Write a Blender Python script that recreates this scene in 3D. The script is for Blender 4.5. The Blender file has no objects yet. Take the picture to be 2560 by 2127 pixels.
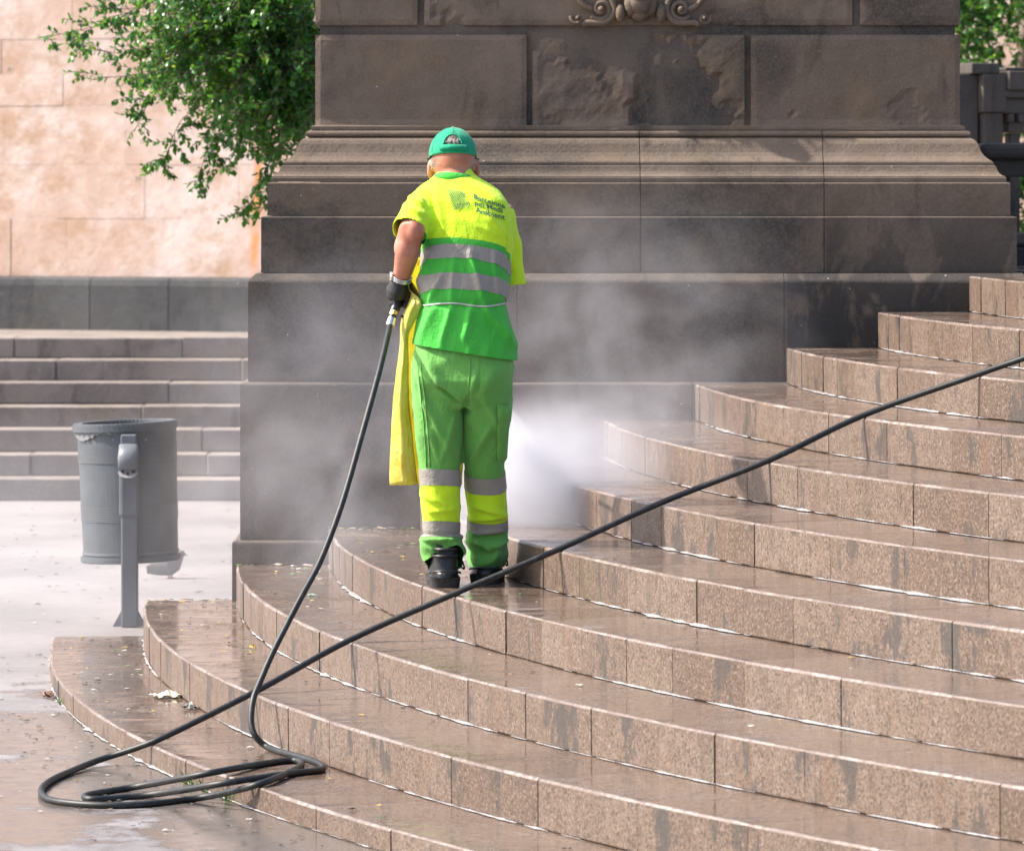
import bpy, bmesh, math, random
from math import sin, cos, pi, sqrt, radians
from mathutils import Vector, Matrix, noise
from mathutils.bvhtree import BVHTree

random.seed(7)
scene = bpy.context.scene
COL = scene.collection

# ------------------------------------------------------------------ camera, sky, sun
F = 12547.0            # focal length in photograph pixels (2560 wide)
H = 2.045              # camera height
V0 = 453.6             # horizon row
cam_d = bpy.data.cameras.new('camera')
cam = bpy.data.objects.new('camera', cam_d)
COL.objects.link(cam)
cam.location = (0, 0, H)
cam.rotation_euler = (pi/2, 0, 0)
cam_d.sensor_width = 36.0
cam_d.sensor_fit = 'HORIZONTAL'
cam_d.lens = 36.0*F/2560
cam_d.shift_y = -(1063.5-V0)/2560
cam_d.clip_start = 0.5
cam_d.clip_end = 600
cam_d.dof.use_dof = True
cam_d.dof.focus_distance = 17.9
cam_d.dof.aperture_fstop = 7.5
scene.camera = cam

SUN_EL = radians(46)
SUN_AZ = radians(2.5)                   # a little behind the plane of the pedestal's face
to_sun = Vector((-cos(SUN_AZ)*cos(SUN_EL), sin(SUN_AZ)*cos(SUN_EL), sin(SUN_EL)))
world = bpy.data.worlds.new('World')
scene.world = world
world.use_nodes = True
wn = world.node_tree
for n in list(wn.nodes): wn.nodes.remove(n)
sky = wn.nodes.new('ShaderNodeTexSky'); sky.sky_type = 'NISHITA'; sky.sun_disc = False
sky.sun_elevation = SUN_EL
sky.sun_rotation = math.atan2(to_sun.x, to_sun.y)
sky.air_density = 0.8; sky.dust_density = 4.0; sky.ozone_density = 0.7
bg = wn.nodes.new('ShaderNodeBackground'); bg.inputs['Strength'].default_value = 0.15
wo = wn.nodes.new('ShaderNodeOutputWorld')
wn.links.new(sky.outputs[0], bg.inputs[0]); wn.links.new(bg.outputs[0], wo.inputs[0])
sd = bpy.data.lights.new('sun', 'SUN'); sd.energy = 4.0; sd.angle = radians(1.2); sd.color = (1.0, 0.93, 0.84)
so = bpy.data.objects.new('sun', sd); COL.objects.link(so)
so.rotation_euler = to_sun.to_track_quat('Z', 'Y').to_euler()
so.location = (-20, 10, 25)

vs = scene.view_settings
vs.view_transform = 'Standard'; vs.look = 'None'; vs.gamma = 1.0; vs.exposure = 1.1
vs.use_curve_mapping = False
cy = scene.cycles
cy.use_denoising = True
cy.max_bounces = 8; cy.diffuse_bounces = 3; cy.glossy_bounces = 4; cy.transmission_bounces = 4
cy.volume_bounces = 2; cy.transparent_max_bounces = 8
cy.volume_step_rate = 1.0; cy.volume_max_steps = 96
cy.sample_clamp_indirect = 8.0

# ------------------------------------------------------------------ helpers
K = 2560/2100.0
def at(u, v, Y):
    """point at depth Y for a position measured on the 2100-wide view of the photograph"""
    return Vector(((u*K-1280)*Y/F, Y, H-(v*K-V0)*Y/F))

def link(o, parent=None):
    COL.objects.link(o)
    if parent is not None:
        o.parent = parent
    return o

def mesh_obj(name, verts, faces, mat=None, parent=None, smooth=False, mats=None, fm=None):
    me = bpy.data.meshes.new(name)
    me.from_pydata([tuple(v) for v in verts], [], faces)
    me.update()
    for m in (mats or ([mat] if mat else [])): me.materials.append(m)
    if fm: me.polygons.foreach_set('material_index', fm)
    if smooth: me.polygons.foreach_set('use_smooth', [True]*len(me.polygons))
    o = bpy.data.objects.new(name, me)
    return link(o, parent)

def bm_obj(name, bm, mat=None, parent=None, smooth=False, mats=None):
    me = bpy.data.meshes.new(name)
    bm.normal_update(); bm.to_mesh(me); bm.free()
    for m in (mats or ([mat] if mat else [])): me.materials.append(m)
    if smooth: me.polygons.foreach_set('use_smooth', [True]*len(me.polygons))
    o = bpy.data.objects.new(name, me)
    return link(o, parent)

def empty(name, loc=(0, 0, 0), parent=None):
    o = bpy.data.objects.new(name, None)
    o.empty_display_size = 0.1
    o.location = loc
    return link(o, parent)

def tag(o, label=None, cat=None, group=None, kind=None):
    if label: o['label'] = label
    if cat: o['category'] = cat
    if group: o['group'] = group
    if kind: o['kind'] = kind
    return o

def box_bm(bm, x0, x1, y0, y1, z0, z1, bev=0.0, mi=0):
    vs_ = [bm.verts.new(p) for p in ((x0,y0,z0),(x1,y0,z0),(x1,y1,z0),(x0,y1,z0),(x0,y0,z1),(x1,y0,z1),(x1,y1,z1),(x0,y1,z1))]
    fs = [bm.faces.new([vs_[i] for i in q]) for q in ((0,3,2,1),(4,5,6,7),(0,1,5,4),(1,2,6,5),(2,3,7,6),(3,0,4,7))]
    for f in fs: f.material_index = mi
    if bev > 0:
        es = list({e for f in fs for e in f.edges})
        bmesh.ops.bevel(bm, geom=es, offset=bev, segments=2, profile=0.5, affect='EDGES')
    return vs_

def tube_bm(bm, pts, radii, n=12, up=Vector((0, 0, 1)), cap=True, mi=0):
    """sweep an ellipse along pts; radii: float or (side, other)"""
    pts = [Vector(p) for p in pts]
    rings = []
    side_prev = None
    for i, p in enumerate(pts):
        d = (pts[min(i+1, len(pts)-1)]-pts[max(i-1, 0)]).normalized()
        if side_prev is None:
            s = d.cross(up)
            if s.length < 1e-4: s = d.cross(Vector((0, 1, 0)))
        else:
            s = side_prev-d*side_prev.dot(d)
        s.normalize(); side_prev = s
        t = s.cross(d).normalized()
        r = radii[i] if isinstance(radii, list) else radii
        ra, rb = r if isinstance(r, (list, tuple)) else (r, r)
        rings.append([bm.verts.new(p+s*ra*cos(2*pi*k/n)+t*rb*sin(2*pi*k/n)) for k in range(n)])
    for a, b in zip(rings, rings[1:]):
        for k in range(n):
            f = bm.faces.new((a[k], a[(k+1) % n], b[(k+1) % n], b[k])); f.material_index = mi
    if cap:
        f = bm.faces.new(rings[0][::-1]); f.material_index = mi
        f = bm.faces.new(rings[-1]); f.material_index = mi
    return rings

def ellipsoid_bm(bm, c, r, rot=None, seg=20, ring=12, mi=0):
    m = Matrix.Translation(c) @ (rot.to_4x4() if rot else Matrix.Identity(4)) @ Matrix.Diagonal((r[0], r[1], r[2], 1))
    res = bmesh.ops.create_uvsphere(bm, u_segments=seg, v_segments=ring, radius=1, matrix=m)
    for v in res['verts']:
        for f in v.link_faces: f.material_index = mi

def loft_bm(bm, rings, n=40, cap=True, mi=0):
    """rings: (cx, cy, z, a, b, power)"""
    R = []
    for cx, cyy, z, a, b, pw in rings:
        row = []
        for k in range(n):
            t = 2*pi*k/n; c, s = cos(t), sin(t)
            row.append(bm.verts.new((cx+a*math.copysign(abs(c)**(2/pw), c), cyy+b*math.copysign(abs(s)**(2/pw), s), z)))
        R.append(row)
    for A, B in zip(R, R[1:]):
        up = A[0].co.z < B[0].co.z
        for k in range(n):
            q = (A[k], A[(k+1) % n], B[(k+1) % n], B[k])
            bm.faces.new(q if up else q[::-1]).material_index = mi
    if cap:
        bm.faces.new(R[0] if R[0][0].co.z > R[-1][0].co.z else R[0][::-1])
        bm.faces.new(R[-1] if R[-1][0].co.z > R[0][0].co.z else R[-1][::-1])
    return R

def remeshed(bm, voxel, smooth=6, fac=0.5):
    """fuse overlapping closed shells of a bmesh into one continuous surface"""
    me = bpy.data.meshes.new('tmp'); bm.normal_update(); bm.to_mesh(me); bm.free()
    o = bpy.data.objects.new('tmp', me); COL.objects.link(o)
    m = o.modifiers.new('r', 'REMESH'); m.mode = 'VOXEL'; m.voxel_size = voxel; m.adaptivity = 0
    s = o.modifiers.new('s', 'SMOOTH'); s.iterations = smooth; s.factor = fac
    dg = bpy.context.evaluated_depsgraph_get()
    out = bpy.data.meshes.new_from_object(o.evaluated_get(dg))
    bpy.data.objects.remove(o); bpy.data.meshes.remove(me)
    b = bmesh.new(); b.from_mesh(out); bpy.data.meshes.remove(out)
    return b

def nz(p, s=1.0, seed=0.0):
    return noise.noise(Vector((p[0]*s+seed, p[1]*s+seed*1.7, p[2]*s-seed)))

def fold(p, sx, sz, seed, skew=0.0):
    """ridged noise: sharp crease lines, stretched along z (skewed)"""
    q = Vector(((p[0]+skew*p[2])*sx+seed, p[1]*sx*0.7-seed, p[2]*sz+seed*2.1))
    a = abs(noise.noise(q))
    return (1-a*2.2)

def catmull(pts, n=8):
    pts = [Vector(p) for p in pts]
    P = [pts[0]*2-pts[1]]+pts+[pts[-1]*2-pts[-2]]
    out = []
    for i in range(1, len(P)-2):
        p0, p1, p2, p3 = P[i-1], P[i], P[i+1], P[i+2]
        for k in range(n):
            t = k/n
            out.append(0.5*((2*p1)+(p2-p0)*t+(2*p0-5*p1+4*p2-p3)*t*t+(3*p1-p0-3*p2+p3)*t**3))
    out.append(pts[-1])
    return out

# ------------------------------------------------------------------ materials
class NT:
    def __init__(s, name):
        s.m = bpy.data.materials.new(name); s.m.use_nodes = True
        s.t = s.m.node_tree
        for n in list(s.t.nodes): s.t.nodes.remove(n)
        s.out = s.t.nodes.new('ShaderNodeOutputMaterial')
    def n(s, typ, **kw):
        nd = s.t.nodes.new(typ)
        for k, v in kw.items():
            if k.startswith('i_'):
                nd.inputs[k[2:].replace('_', ' ')].default_value = v
            else: setattr(nd, k, v)
        return nd
    def l(s, a, b): s.t.links.new(a, b)
    def pos(s, scale=(1, 1, 1), rot=(0, 0, 0)):
        g = s.n('ShaderNodeNewGeometry'); mp = s.n('ShaderNodeMapping')
        mp.inputs['Scale'].default_value = scale; mp.inputs['Rotation'].default_value = rot
        s.l(g.outputs['Position'], mp.inputs['Vector']); return mp.outputs[0]
    def objpos(s, scale=(1, 1, 1)):
        g = s.n('ShaderNodeTexCoord'); mp = s.n('ShaderNodeMapping'); mp.inputs['Scale'].default_value = scale
        s.l(g.outputs['Object'], mp.inputs['Vector']); return mp.outputs[0]
    def noise(s, vec, scale, detail=4, rough=0.55, dist=0.0):
        nd = s.n('ShaderNodeTexNoise'); nd.inputs['Scale'].default_value = scale; nd.inputs['Detail'].default_value = detail
        nd.inputs['Roughness'].default_value = rough; nd.inputs['Distortion'].default_value = dist
        s.l(vec, nd.inputs['Vector']); return nd.outputs[0]
    def ramp(s, fac, stops, interp='LINEAR'):
        r = s.n('ShaderNodeValToRGB'); cr = r.color_ramp; cr.interpolation = interp
        while len(cr.elements) < len(stops): cr.elements.new(0.5)
        for e, (p, c) in zip(cr.elements, stops):
            e.position = p; e.color = (c, c, c, 1) if isinstance(c, (int, float)) else (*c, 1)
        s.l(fac, r.inputs[0]); return r.outputs[0]
    def mix(s, fac, a, b, mode='MIX'):
        m = s.n('ShaderNodeMix'); m.data_type = 'RGBA'; m.blend_type = mode
        for v, i in ((fac, 0), (a, 6), (b, 7)):
            if isinstance(v, (int, float)): m.inputs[i].default_value = v if i == 0 else (v, v, v, 1)
            elif isinstance(v, (tuple, list)): m.inputs[i].default_value = (*v[:3], 1)
            else: s.l(v, m.inputs[i])
        return m.outputs[2]
    def math(s, op, a, b=0.0, c=0.0, clamp=False):
        m = s.n('ShaderNodeMath'); m.operation = op; m.use_clamp = clamp
        for v, i in ((a, 0), (b, 1), (c, 2)):
            if isinstance(v, (int, float)): m.inputs[i].default_value = v
            else: s.l(v, m.inputs[i])
        return m.outputs[0]
    def rand(s):
        return s.n('ShaderNodeObjectInfo').outputs['Random']
    def bsdf(s, color, rough, bump=None, bstr=0.3, bdist=0.01, **kw):
        b = s.n('ShaderNodeBsdfPrincipled')
        for v, nm in ((color, 'Base Color'), (rough, 'Roughness')):
            if isinstance(v, (int, float)): b.inputs[nm].default_value = v
            elif isinstance(v, (tuple, list)): b.inputs[nm].default_value = (*v[:3], 1)
            else: s.l(v, b.inputs[nm])
        for k, v in kw.items():
            inp = b.inputs[k.replace('_', ' ')]
            if isinstance(v, (int, float, tuple)): inp.default_value = v
            else: s.l(v, inp)
        if bump is not None:
            bp = s.n('ShaderNodeBump'); bp.inputs['Strength'].default_value = bstr; bp.inputs['Distance'].default_value = bdist
            s.l(bump, bp.inputs['Height']); s.l(bp.outputs[0], b.inputs['Normal'])
        s.l(b.outputs[0], s.out.inputs[0]); return b

def simple(name, col, rough=0.5, var=0.12, scale=20.0, bump=0.0, **kw):
    t = NT(name); p = t.objpos()
    n = t.noise(p, scale, 4)
    c = t.mix(t.ramp(n, [(0.3, 0.0), (0.7, 1.0)]), tuple(x*(1-var) for x in col), tuple(min(1, x*(1+var)) for x in col))
    t.bsdf(c, rough, bump=n if bump else None, bstr=bump, bdist=0.004, **kw)
    return t.m

def granite(name, wet):
    t = NT(name); p = t.pos()
    big = t.noise(p, 1.7, 4, 0.6); mid = t.noise(p, 9, 4, 0.6)
    sp = t.noise(p, 112, 3, 0.75); sp2 = t.noise(p, 98, 3, 0.75); mot = t.noise(p, 20, 5, 0.72)
    base = t.mix(t.ramp(big, [(0.3, 0.0), (0.7, 1.0)]), (0.140, 0.099, 0.076), (0.175, 0.130, 0.103))
    rnd_ = t.rand()
    base = t.mix(t.ramp(rnd_, [(0.0, 0.75), (0.45, 0.0), (1.0, 0.0)]), base, (0.098, 0.064, 0.047))
    base = t.mix(t.ramp(rnd_, [(0.6, 0.0), (1.0, 0.6)]), base, (0.195, 0.15, 0.122))
    base = t.mix(t.ramp(mid, [(0.45, 0.0), (0.75, 0.5)]), base, (0.125, 0.085, 0.063))
    base = t.mix(t.ramp(mot, [(0.46, 0.0), (0.64, 0.55)]), base, (0.085, 0.056, 0.040))
    base = t.mix(t.ramp(sp, [(0.51, 0.0), (0.58, 0.85)]), base, (0.042, 0.031, 0.025))
    base = t.mix(t.ramp(sp2, [(0.53, 0.0), (0.64, 0.6)]), base, (0.30, 0.24, 0.20))
    if not wet:
        st = t.noise(t.pos((7, 7, 0.9)), 1.5, 5, 0.65)                # run-down streaks
        base = t.mix(t.ramp(st, [(0.56, 0.0), (0.74, 0.6)]), base, (0.075, 0.058, 0.042))
        st2 = t.noise(t.pos((2.6, 2.6, 1.1)), 1.9, 5, 0.7)
        base = t.mix(t.ramp(st2, [(0.565, 0.0), (0.61, 0.75)]), base, (0.05, 0.047, 0.045))   # grey soot patches
        st3 = t.noise(t.pos((9, 9, 0.7)), 1.1, 4, 0.6)
        base = t.mix(t.ramp(st3, [(0.56, 0.0), (0.74, 0.4)]), base, (0.15, 0.08, 0.05))
        alg = t.noise(t.pos((1.3, 1.3, 2)), 1.4, 4, 0.7)
        base = t.mix(t.ramp(alg, [(0.6, 0.0), (0.8, 0.35)]), base, (0.11, 0.11, 0.06))
        hgt = t.mix(0.5, sp2, mid)
        t.bsdf(base, t.ramp(mid, [(0.3, 0.38), (0.7, 0.62)]), bump=hgt, bstr=0.35, bdist=0.006, Specular_IOR_Level=0.4)
    else:
        dk = t.mix(1.0, base, (1.0, 1.0, 1.0), 'MULTIPLY')
        film = t.noise(t.pos((1, 1, 1)), 4.0, 5, 0.68)
        rip = t.noise(t.pos((1.0, 1.0, 1)), 26, 3, 0.5)
        rip2 = t.noise(t.pos((1, 1, 1)), 6, 3, 0.5)
        h = t.math('ADD', t.math('MULTIPLY', rip, 0.35), rip2)
        r = t.ramp(film, [(0.32, 0.05), (0.5, 0.14), (0.68, 0.42)])
        t.bsdf(dk, r, bump=h, bstr=0.15, bdist=0.006, Specular_IOR_Level=0.6)
    return t.m

def worn(name):  # rough step nose; wet highlights along it are put into the colour as pale flecks
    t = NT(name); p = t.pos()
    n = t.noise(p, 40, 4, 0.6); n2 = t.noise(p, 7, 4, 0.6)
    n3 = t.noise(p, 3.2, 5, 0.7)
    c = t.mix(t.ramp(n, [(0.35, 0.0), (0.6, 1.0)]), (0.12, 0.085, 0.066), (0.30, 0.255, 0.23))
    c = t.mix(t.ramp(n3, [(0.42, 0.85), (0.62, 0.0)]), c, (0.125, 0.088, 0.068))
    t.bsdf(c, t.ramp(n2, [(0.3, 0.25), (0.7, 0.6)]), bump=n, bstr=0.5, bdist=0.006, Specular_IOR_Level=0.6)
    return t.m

def sandstone(name, ca, cb, dark, dk_lo, rough_scale=14.0, bump=0.5, crust=None):
    t = NT(name); p = t.pos()
    big = t.noise(p, 1.6, 5, 0.62, 0.4); mid = t.noise(p, 6, 6, 0.65); fin = t.noise(p, 90, 4, 0.6)
    st = t.noise(t.pos((3.2, 3.2, 0.8)), 1.4, 5, 0.6, 0.5)
    base = t.mix(t.ramp(mid, [(0.3, 0.0), (0.7, 1.0)]), ca, cb)
    base = t.mix(t.math('MULTIPLY', t.rand(), 0.5), base, tuple(x*0.8 for x in ca))
    base = t.mix(t.ramp(big, [(dk_lo, 0.0), (dk_lo+0.14, 0.85)]), base, dark)
    base = t.mix(t.ramp(st, [(0.58, 0.0), (0.68, 0.7)]), base, tuple(x*0.75 for x in dark))
    lich = t.noise(p, 2.7, 6, 0.72, 0.3)
    base = t.mix(t.ramp(lich, [(0.52, 0.0), (0.66, 0.5)]), base, (cb[0]*0.95, cb[1]*0.86, cb[2]*0.62))
    base = t.mix(t.ramp(fin, [(0.4, 0.0), (0.75, 0.35)]), base, tuple(min(1, x*1.35) for x in cb))
    if crust is not None:                     # black weathering crust on the stones beyond the right-hand joint, worn through in patches
        g_ = t.n('ShaderNodeNewGeometry'); sx = t.n('ShaderNodeSeparateXYZ'); t.l(g_.outputs['Position'], sx.inputs[0])
        sd_ = t.math('MULTIPLY', t.math('SUBTRACT', sx.outputs[0], crust), 60.0, clamp=True)
        cn = t.noise(t.pos((3.2, 1, 1.5)), 1.6, 5, 0.62, 0.4)
        low = t.ramp(t.math('MULTIPLY', sx.outputs[2], 0.4), [(0.60, 1.0), (0.82, 0.0)])
        base = t.mix(t.math('MULTIPLY', t.math('MULTIPLY', sd_, low), t.ramp(cn, [(0.50, 0.9), (0.56, 0.15)])), base, (0.022, 0.023, 0.025))
    spk = t.noise(p, 55, 1, 0.4)
    base = t.mix(t.ramp(spk, [(0.80, 0.0), (0.815, 0.7)]), base, (0.5, 0.49, 0.47))    # bird droppings, lime specks
    h = t.math('ADD', t.math('MULTIPLY', fin, 0.45), t.noise(p, rough_scale, 8, 0.72))
    t.bsdf(base, 0.82, bump=h, bstr=bump, bdist=0.012, Specular_IOR_Level=0.3)
    return t.m

M = {}
M['granite'] = granite('granite_riser', False)
M['granite_wet'] = granite('granite_wet_tread', True)
M['edge'] = worn('granite_edge_highlight')
M['ped'] = sandstone('pedestal_sandstone', (0.125, 0.095, 0.072), (0.18, 0.14, 0.108), (0.05, 0.045, 0.038), 0.5, crust=1.30)
M['ped_low'] = sandstone('pedestal_base_sandstone', (0.10, 0.081, 0.066), (0.14, 0.115, 0.094), (0.028, 0.028, 0.028), 0.47, crust=1.137)
M['ped_mid'] = sandstone('pedestal_plinth_sandstone', (0.105, 0.084, 0.067), (0.15, 0.121, 0.098), (0.032, 0.031, 0.03), 0.48, crust=1.304)
M['bal'] = sandstone('balustrade_stone', (0.075, 0.067, 0.057), (0.108, 0.095, 0.082), (0.03, 0.03, 0.031), 0.48)
M['plinth'] = sandstone('dark_plinth_stone', (0.068, 0.069, 0.072), (0.095, 0.096, 0.099), (0.04, 0.042, 0.045), 0.5)
M['pave'] = sandstone('back_step_stone', (0.205, 0.178, 0.162), (0.28, 0.248, 0.228), (0.115, 0.10, 0.092), 0.5)

def pinkwall():
    t = NT('pink_wall_stone'); p = t.pos()
    a = t.noise(p, 1.5, 6, 0.7, 0.1); b = t.noise(p, 6, 7, 0.75); c = t.noise(t.pos((1, 1, 1.5)), 2.6, 7, 0.74, 0.1)
    base = t.mix(t.ramp(b, [(0.3, 0.0), (0.7, 1.0)]), (0.46, 0.325, 0.26), (0.62, 0.475, 0.40))
    base = t.mix(t.math('MULTIPLY', t.rand(), 0.8), base, (0.50, 0.355, 0.285))
    base = t.mix(t.ramp(a, [(0.45, 0.0), (0.60, 0.8)]), base, (0.62, 0.535, 0.49))
    base = t.mix(t.ramp(c, [(0.48, 0.0), (0.64, 0.85)]), base, (0.42, 0.27, 0.175))
    spk = t.noise(p, 9, 4, 0.6)
    base = t.mix(t.ramp(spk, [(0.68, 0.0), (0.74, 0.8)]), base, (0.26, 0.2, 0.17))
    tc = t.n('ShaderNodeTexCoord'); sp_ = t.n('ShaderNodeSeparateXYZ'); t.l(tc.outputs['Object'], sp_.inputs[0])
    wob = t.noise(t.objpos((1, 1, 3)), 3, 4)
    d = t.math('ABSOLUTE', t.math('SUBTRACT', t.math('ADD', sp_.outputs[0], t.math('MULTIPLY', wob, 0.06)), t.math('ADD', t.math('MULTIPLY', sp_.outputs[2], 0.055), 1.95)))
    ru = t.math('MULTIPLY', t.ramp(d, [(0.012, 1.0), (0.05, 0.0)]), t.ramp(sp_.outputs[2], [(0.0, 0.35), (0.6, 0.9)]))
    ru = t.math('MULTIPLY', ru, t.ramp(t.noise(t.objpos((1, 1, 1)), 5, 4), [(0.35, 0.3), (0.6, 1.0)]))
    base = t.mix(ru, base, (0.62, 0.25, 0.08))                # rust that ran down the stone
    t.bsdf(base, 0.85, bump=b, bstr=0.5, bdist=0.02)
    return t.m
M['pink'] = pinkwall()
M['mortar'] = simple('lime_mortar', (0.58, 0.475, 0.42), 0.9, 0.15, 8)
M['core'] = simple('joint_mortar_dark', (0.06, 0.05, 0.045), 0.9, 0.2, 20)
M['rust'] = simple('rust_streak', (0.55, 0.2, 0.06), 0.8, 0.4, 6)

def ground_mat():
    t = NT('wet_asphalt'); g = t.n('ShaderNodeNewGeometry')
    p = t.pos()
    sep = t.n('ShaderNodeSeparateXYZ'); t.l(g.outputs['Position'], sep.inputs[0])
    # water lies near the lowest step, dry further back
    dx = t.math('SUBTRACT', sep.outputs[0], 14.08); dy = t.math('SUBTRACT', sep.outputs[1], 21.61)
    rr = t.math('SQRT', t.math('ADD', t.math('MULTIPLY', dx, dx), t.math('MULTIPLY', dy, dy)))
    dist = t.math('SUBTRACT', rr, 16.0)
    n1 = t.noise(t.pos((1.0, 1.0, 1)), 1.5, 5, 0.65)
    wet = t.math('SUBTRACT', t.math('MULTIPLY', n1, 4.2), t.math('ADD', t.math('ADD', t.math('MULTIPLY', dist, 0.7), 1.1), t.math('MULTIPLY', t.math('MAXIMUM', t.math('SUBTRACT', sep.outputs[1], 17.6), 0.0), 0.45)))
    wet = t.ramp(wet, [(0.12, 0.0), (0.42, 1.0)])
    fin = t.noise(p, 160, 3, 0.65); mid = t.noise(p, 14, 4, 0.6); big = t.noise(p, 0.8, 4, 0.6)
    dry = t.mix(t.ramp(fin, [(0.35, 0.0), (0.7, 1.0)]), (0.13, 0.122, 0.122), (0.25, 0.236, 0.236))
    dry = t.mix(t.ramp(big, [(0.38, 0.0), (0.6, 0.8)]), dry, (0.27, 0.255, 0.255))
    dry = t.mix(t.ramp(mid, [(0.6, 0.0), (0.75, 0.6)]), dry, (0.16, 0.15, 0.15))
    wetc = t.mix(t.ramp(fin, [(0.35, 0.0), (0.7, 1.0)]), (0.085, 0.075, 0.07), (0.18, 0.155, 0.14))
    col = t.mix(wet, dry, wetc)
    ro = t.mix(wet, t.ramp(mid, [(0.3, 0.5), (0.7, 0.75)]), t.ramp(mid, [(0.35, 0.06), (0.7, 0.25)]))
    hb = t.math('MULTIPLY', fin, t.math('SUBTRACT', 1.05, wet))
    t.bsdf(col, ro, bump=t.math('ADD', hb, t.math('MULTIPLY', mid, 0.12)), bstr=0.5, bdist=0.006, Specular_IOR_Level=0.5)
    return t.m
M['ground'] = ground_mat()

# ------------------------------------------------------------------ ground
G = 0.075
D0 = 20.93                       # plane of the pedestal's base face
XC, YC = 14.0814, 20.93+0.683    # centre of the round staircase
R1, TR, RS = 16.0054, 0.3815, 0.15
gv = [(-90, -12, G), (90, -12, G), (90, 120, G), (-90, 120, G)]
ground = mesh_obj('ground', gv, [(0, 1, 2, 3)], M['ground'])
tag(ground, 'wet grey asphalt ground', None, None, 'structure')

# ------------------------------------------------------------------ round granite staircase
def arc_pt(R, th, z): return (XC-R*cos(th), YC-R*sin(th), z)

stairs = empty('staircase', (0, 0, 0))
tag(stairs, 'curved flight of wet pinkish granite steps sweeping round the dark pedestal', 'staircase')
JOINTS = {}
def step_block(k, R, th0, th1, parent, rnd):
    """one stone of a step: a curved block with a rounded worn nose"""
    dz = rnd.uniform(-0.0002, 0.0002); dr = rnd.uniform(-0.003, 0.003)
    zt = RS*k+dz; zb = RS*(k-1)+0.003 if k > 1 else G+0.001
    Ri = R-TR-0.055
    Ro = R+dr
    nr = rnd.uniform(0.005, 0.009)
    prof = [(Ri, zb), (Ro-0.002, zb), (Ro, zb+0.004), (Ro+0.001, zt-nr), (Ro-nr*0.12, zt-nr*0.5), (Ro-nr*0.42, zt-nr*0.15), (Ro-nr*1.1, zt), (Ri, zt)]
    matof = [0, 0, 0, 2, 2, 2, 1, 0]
    seg = max(3, int((th1-th0)*R/0.05))
    vs_, fs, fm = [], [], []
    npf = len(prof)
    for i in range(seg+1):
        for j, (r, z) in enumerate(prof):
            g = (0.0018 if j < 5 else 0.0002)/R          # open on the riser, the film of water closes it on the tread
            th = th0+g+(th1-th0-2*g)*i/seg
            rj, zj = r, z
            if 2 <= j <= 6:      # chipped, uneven nose
                w = noise.noise(Vector((th*R*9, k*3.1, 0.5)))*0.0022+noise.noise(Vector((th*R*30, k*3.1, 9)))*0.0016
                if i in (0, seg): w -= 0.0025
                rj += w
                if j >= 4: zj += w*0.7
            vs_.append(arc_pt(rj, th, zj))
    for i in range(seg):
        for j in range(npf):
            a, b = i*npf+j, i*npf+(j+1) % npf
            fs.append((a, b, b+npf, a+npf)); fm.append(matof[j])
    fs.append(tuple(range(npf-1, -1, -1))); fm.append(0)
    fs.append(tuple(range(seg*npf, seg*npf+npf))); fm.append(0)
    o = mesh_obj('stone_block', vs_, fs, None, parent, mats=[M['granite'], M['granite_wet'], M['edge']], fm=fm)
    return o

XMAX, YMIN = 2.5, 12.2
for k in range(1, 12):
    R = R1-(k-1)*TR
    st = empty('step', (0, 0, 0), stairs)
    rnd = random.Random(100+k)
    back = D0 if k < 3 else D0+0.04
    th = math.asin(max(-1, (YC-back)/R))
    th_end = min(math.acos((XC-XMAX)/R), math.asin(min(1, (YC-YMIN)/R)))
    first = True
    while th < th_end:
        # stones are narrow at the pedestal and grow longer along the flight
        along = (th-math.asin((YC-back)/R))*R
        w = rnd.uniform(0.19, 0.34) if along < 1.4 else rnd.uniform(0.32, 0.62)
        t2 = th+w/R
        if th_end-t2 < 0.2/R: t2 = th_end
        step_block(k, R, th, t2, st, rnd)
        th = t2
# landing behind the top step
RL = R1-10*TR-TR-0.05
ths = [math.asin((YC-D0-0.3)/RL)+i*0.02 for i in range(45)]
lv = [arc_pt(RL, t_, RS*11-0.001) for t_ in ths]+[(9, 14, RS*11-0.001), (9, 30, RS*11-0.001), (1.2, 30, RS*11-0.001)]
lb = bmesh.new(); f = lb.faces.new([lb.verts.new(v) for v in lv])
ex = bmesh.ops.extrude_face_region(lb, geom=[f])
for e in ex['geom']:
    if isinstance(e, bmesh.types.BMVert): e.co.z -= 0.25
bmesh.ops.recalc_face_normals(lb, faces=lb.faces)
tag(bm_obj('landing', lb, M['granite_wet']), 'stone landing at the head of the curved steps', None, None, 'structure')

# foam and trickling water along the foot of each riser
fv, ff = [], []
for k in range(1, 12):
    R = R1-(k-1)*TR; z = (RS*(k-1) if k > 1 else G)+0.003
    th = math.asin((YC-D0)/R)+0.1/R
    th_end = min(math.acos((XC-2.2)/R), math.asin(min(1, (YC-12.6)/R)))
    prev = None
    while th < th_end:
        s_ = th*R
        a = noise.noise(Vector((s_*1.1, k*7.3, 2.0)))*0.5+0.5
        b_ = noise.noise(Vector((s_*9, k*5.1, 4.0)))*0.5+0.5
        c_ = noise.noise(Vector((s_*17, k*5.1, 7.0)))*0.5+0.5
        w = max(0.0, a*1.5-0.48)*max(0, b_*2-0.45)*(0.15+1.2*c_)*0.055
        if k == 1: w *= 0.8
        if w > 0.002:
            hgt = min(0.007, 0.35*w)
            q = [arc_pt(R+0.0005, th, z), arc_pt(R+0.0005, th, z+hgt), arc_pt(R+w*0.6, th, z+hgt*0.7), arc_pt(R+w, th, z)]
            i0 = len(fv); fv += q
            if prev is not None:
                for j in range(3): ff.append((prev+j, prev+j+1, i0+j+1, i0+j))
            prev = i0
        else: prev = None
        th += 0.012/R
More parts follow.
